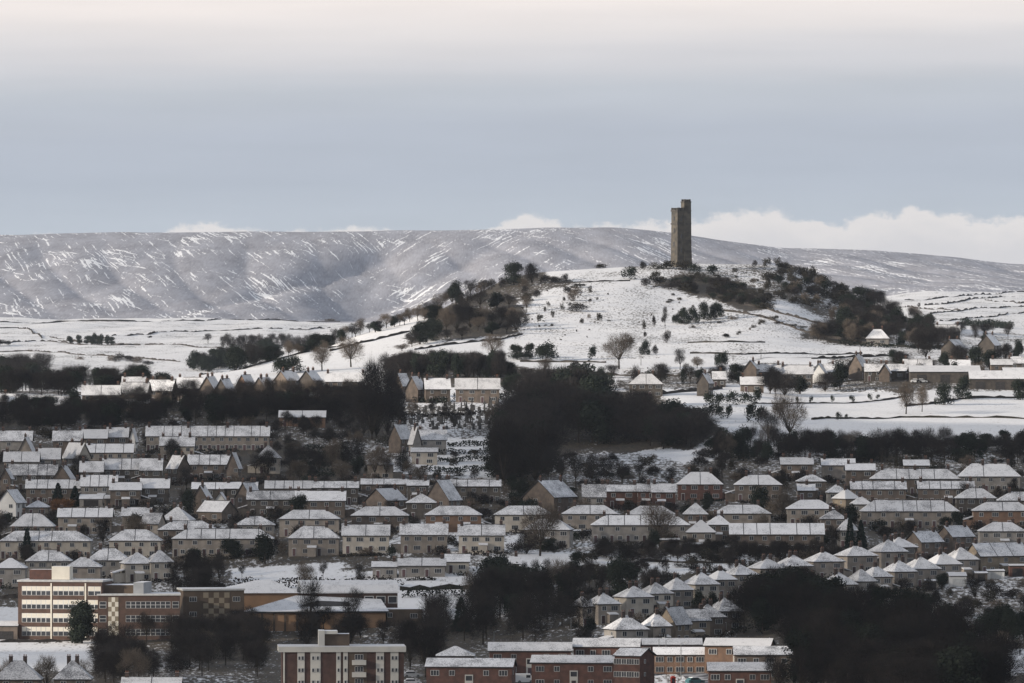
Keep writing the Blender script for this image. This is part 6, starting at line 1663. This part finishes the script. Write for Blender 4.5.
# ---------------------------------------------------------------- poles, lamps
def pole(u, yb, yt, label, lamp=False, dmin=1560, dmax=3600, arms=False):
    p = at(u, yb, dmin, dmax); h = (yb - yt) * p.y / F
    r = empty('street_lamp' if lamp else 'utility_pole', p, 0); tag(r, label, 'street lamp' if lamp else 'pole')
    b = MB(); b.tube((0, 0, -.3), (0, 0, h), .12, .07, 6)
    b.build('post', [M['metal'] if lamp else M['bark']], r)
    if lamp:
        b = MB(); b.tube((0, 0, h - .05), (.9, -.3, h + .2), .05, .04, 5); b.build('arm', [M['metal']], r)
        b = MB(); b.box(.7, 1.35, -.45, -.18, h + .15, h + .3); b.build('lamp_head', [M['frame']], r)
    else:
        b = MB(); b.box(-.9, .9, -.06, .06, h - .6, h - .45); b.build('crossarm', [M['bark']], r)
for u, yb, yt, l in [(659,672,639,'left of two close lamp posts beside the end-on brick block'),(666,672,640,'right of two close lamp posts beside the end-on brick block'),(681,681,645,'lamp post standing at the bend of the snowy road'),
        (494,650,632,'lamp post before the brown trees behind the flats'),(571,646,618,'tall lamp post rising over the long red brick flats'),(213,598,578,'thin mast over the chequered school block'),(342,500,486,'lamp post before the middle brown block')]:
    pole(u, yb, yt, l, True)
for u, yb, yt, l in [(641,366,356,'pole by the lane behind the large bare tree'),(761,360,350,'pole beside the hill road'),(993,341,322,'tall pole at the far right fields'),(860,351,336,'pole at the foot of the right wood'),(733,361,355,'short pole at the hill road'),
        (462,440,410,'slim pole in the cemetery'),(865,392,382,'fence pole in the field below the barns'),(85,530,505,'pole before the beige terrace on the left'),(48,568,548,'thin pole before the hipped houses behind the school')]:
    pole(u, yb, yt, l, False)

# ---------------------------------------------------------------- cars
def wheel_mesh():
    b = MB(); b.tube((0, -.1, 0), (0, .1, 0), .32, .32, 12, 0); b.tube((0, -.112, 0), (0, .112, 0), .19, .19, 8, 1)
    return b.mesh('wheel', [M['eave'], M['metal']])
WHEEL = wheel_mesh()
PAINT = {n_: mat('car_paint_' + n_, c, tuple(x * .95 for x in c), rough=.3, spec=.5) for n_, c in (('white', (.6, .6, .6)), ('teal', (.05, .14, .15)), ('dark', (.03, .035, .045)), ('silver', (.35, .36, .37)), ('red', (.3, .03, .03)))}
def car(u, v, paint, label, yaw=0, van=False, dmin=1560, dmax=3200, group=None):
    p = at(u, v, dmin, dmax)
    r = empty('parked_van' if van else 'parked_car', p, R(yaw)); tag(r, label, 'van' if van else 'car', group)
    if van: low = [(-2.3, .25), (2.3, .25), (2.3, .95), (1.7, 1.15), (1.2, 1.95), (-2.25, 2.0), (-2.3, 1.0)]
    else: low = [(-2.1, .25), (2.1, .25), (2.1, .75), (1.1, .92), (.45, 1.4), (-1.2, 1.42), (-1.85, .95), (-2.1, .9)]
    b = MB(); b.solid([(x, -.85, z) for x, z in reversed(low)], [(x, .85, z) for x, z in reversed(low)]); b.build('body', [PAINT[paint]], r)
    b = MB(); top = 1.95 if van else 1.42
    b.box(-1.5 if not van else .2, .6 if not van else 1.2, -.87, .87, .98 if not van else 1.2, top - .12, 0); b.build('side_windows', [M['glass']], r)
    b = MB(); b.box(-1.15 if not van else -2.2, .4 if not van else 1.15, -.8, .8, top + .003 + (.05 if van else 0), top + .12 + (.05 if van else 0)); b.build('snow_cover', [M['snow']], r)
    for x in (-1.3, 1.3):
        for y in (-.8, .8):
            w = put('wheel', WHEEL, r); w.location = (x, y, .32)
    for y in (-.6, .6):
        b = MB(); b.box(2.1 if not van else 2.3, 2.13 if not van else 2.33, y - .18, y + .18, .58, .74); b.build('headlight', [M['frame']], r)
car(684, 672, 'teal', 'dark teal car on the snowy road before the low brick houses', 10)
car(695, 684, 'teal', 'teal car at the bottom edge on the bend of the snowy road', 30)
car(916, 383, 'white', 'left of three snow-topped cars in the farmyard', 0, dmin=2500, group='farmyard cars')
car(922, 383, 'silver', 'middle of three snow-topped cars in the farmyard', 0, dmin=2500, group='farmyard cars')
car(928, 382, 'white', 'right of three snow-topped cars in the farmyard', 0, dmin=2500, group='farmyard cars')
car(412, 678, 'silver', 'silver car beside the tall flats at the bottom edge', 8)
car(412, 686, 'white', 'white car below the silver one beside the tall flats', 8)
car(736, 630, 'white', 'snow-covered white car by the front diagonal houses', 20)
car(525, 684, 'white', 'white van between the two front brick flats', 5, van=True)

# ---------------------------------------------------------------- red phone box, person
def phone_box():
    p = at(673, 688, 1560, 1720)
    r = empty('telephone_box', p, R(15)); tag(r, 'bright red telephone box beside the snowy road at the bottom', 'phone box')
    red = mat('pillar_box_red', (.38, .035, .02), (.33, .03, .018), rough=.4)
    b = MB(); b.box(-.46, .46, -.46, .46, 0, .35); 
    for x in (-.42, .42):
        for y in (-.42, .42): b.box(x - .06, x + .06, y - .06, y + .06, .352, 2.1)
    b.box(-.48, .48, -.48, .48, 2.102, 2.4); b.build('frame', [red], r)
    b = MB(); b.box(-.38, .38, -.38, .38, .36, 2.09); b.build('panes', [red if False else M['glass']], r)
    b = MB(); b.solid(prism_ring(.44, .44, 2.402), prism_ring(.18, .18, 2.62)); b.build('dome', [red], r)
phone_box()
def person():
    p = at(1020, 657, 1560, 1800)
    J = [(0,0,.95), (0,0,1.15), (0,.01,1.42), (0,0,1.52), (0,-.02,1.66), (0,-.02,1.76), (-.1,0,.9), (-.11,-.05,.5), (-.11,.05,.08), (-.11,-.12,.04), (.1,0,.9), (.12,.08,.5), (.12,.2,.08), (.12,.04,.04), (-.2,0,1.4), (-.27,.03,1.12), (-.25,-.12,.88), (.2,0,1.4), (.28,.02,1.12), (.26,-.1,.88)]
    E = [(0,1),(1,2),(2,3),(3,4),(4,5),(0,6),(6,7),(7,8),(8,9),(0,10),(10,11),(11,12),(12,13),(2,14),(14,15),(15,16),(2,17),(17,18),(18,19)]
    rad = [.15,.15,.17,.06,.10,.085,.10,.075,.05,.045,.10,.075,.05,.045,.075,.055,.045,.075,.055,.045]
    me = bpy.data.meshes.new('person'); me.from_pydata(J, E, [])
    coat = mat('dark_winter_coat', (.025, .025, .03), (.04, .04, .045), 3)
    o = put('person', me, None, p, R(20)); me.materials.append(coat)
    sk = o.modifiers.new('body', 'SKIN')
    for i, v in enumerate(me.skin_vertices[0].data): v.radius = (rad[i], rad[i] * .8); v.use_root = (i == 0)
    ss = o.modifiers.new('smooth', 'SUBSURF'); ss.levels = ss.render_levels = 1
    tag(o, 'tiny dark-coated walker crossing the snowy field at the right edge', 'person')
    b = MB(); b.solid([(.1 * math.cos(a), -.02 + .1 * math.sin(a), 1.74) for a in [i * .785 for i in range(8)]], [(.06 * math.cos(a), -.02 + .06 * math.sin(a), 1.86) for a in [i * .785 for i in range(8)]]); b.build('hat', [M['eave']], o)
person()

# ---------------------------------------------------------------- road, paths
def sheet(name, pts, width, material, dmin, dmax, lift=0.06):
    P = [at(u, v, dmin, dmax) for u, v in pts]
    line = []
    for a, c in zip(P[:-1], P[1:]):
        n = max(1, int((c - a).length / 2.5))
        line += [a.lerp(c, i / n) for i in range(n)]
    line.append(P[-1])
    b = MB(); n = len(line)
    for i in range(n):
        t = (line[min(n-1, i+1)] - line[max(0, i-1)]); t.z = 0; t.normalize(); s = Vector((-t.y, t.x, 0))
        for k in range(5):
            q = line[i] + s * width * (k / 4 - .5)
            b.v.append((q.x, q.y, float(ground(q.x, q.y)) + lift + .10))
    for i in range(n - 1):
        for k in range(4): b.f.append((i*5+k, (i+1)*5+k, (i+1)*5+k+1, i*5+k+1)); b.m.append(0)
    o = b.build(name, [material], None, True); tag(o, kind='structure')
M['slush'] = mat('slushy_asphalt', (.07, .07, .075), (.32, .32, .33), .25, 4, lo=.45, hi=.62)
sheet('road', [(640,676),(672,673),(694,676),(703,684),(702,700)], 5.5, M['slush'], 1560, 1740)
sheet('lane', [(560,375),(620,378),(690,372),(760,358.5),(850,357),(910,357)], 3.5, M['roof_full'], 2700, 3050)

# ---------------------------------------------------------------- the air between
def haze():
    b = MB(); b.box(-1800, 1800, -450, 12400, -130, 172)
    m = bpy.data.materials.new('haze'); m.use_nodes = True
    nt = m.node_tree; nt.nodes.clear()
    o = nt.nodes.new('ShaderNodeOutputMaterial'); v = nt.nodes.new('ShaderNodeVolumePrincipled')
    v.inputs['Color'].default_value = (0.78, 0.87, 1.0, 1); v.inputs['Density'].default_value = 1.15e-5; v.inputs['Anisotropy'].default_value = 0.1
    nt.links.new(v.outputs[0], o.inputs['Volume'])
    ob = b.build('haze', [m]); tag(ob, kind='stuff')
haze()
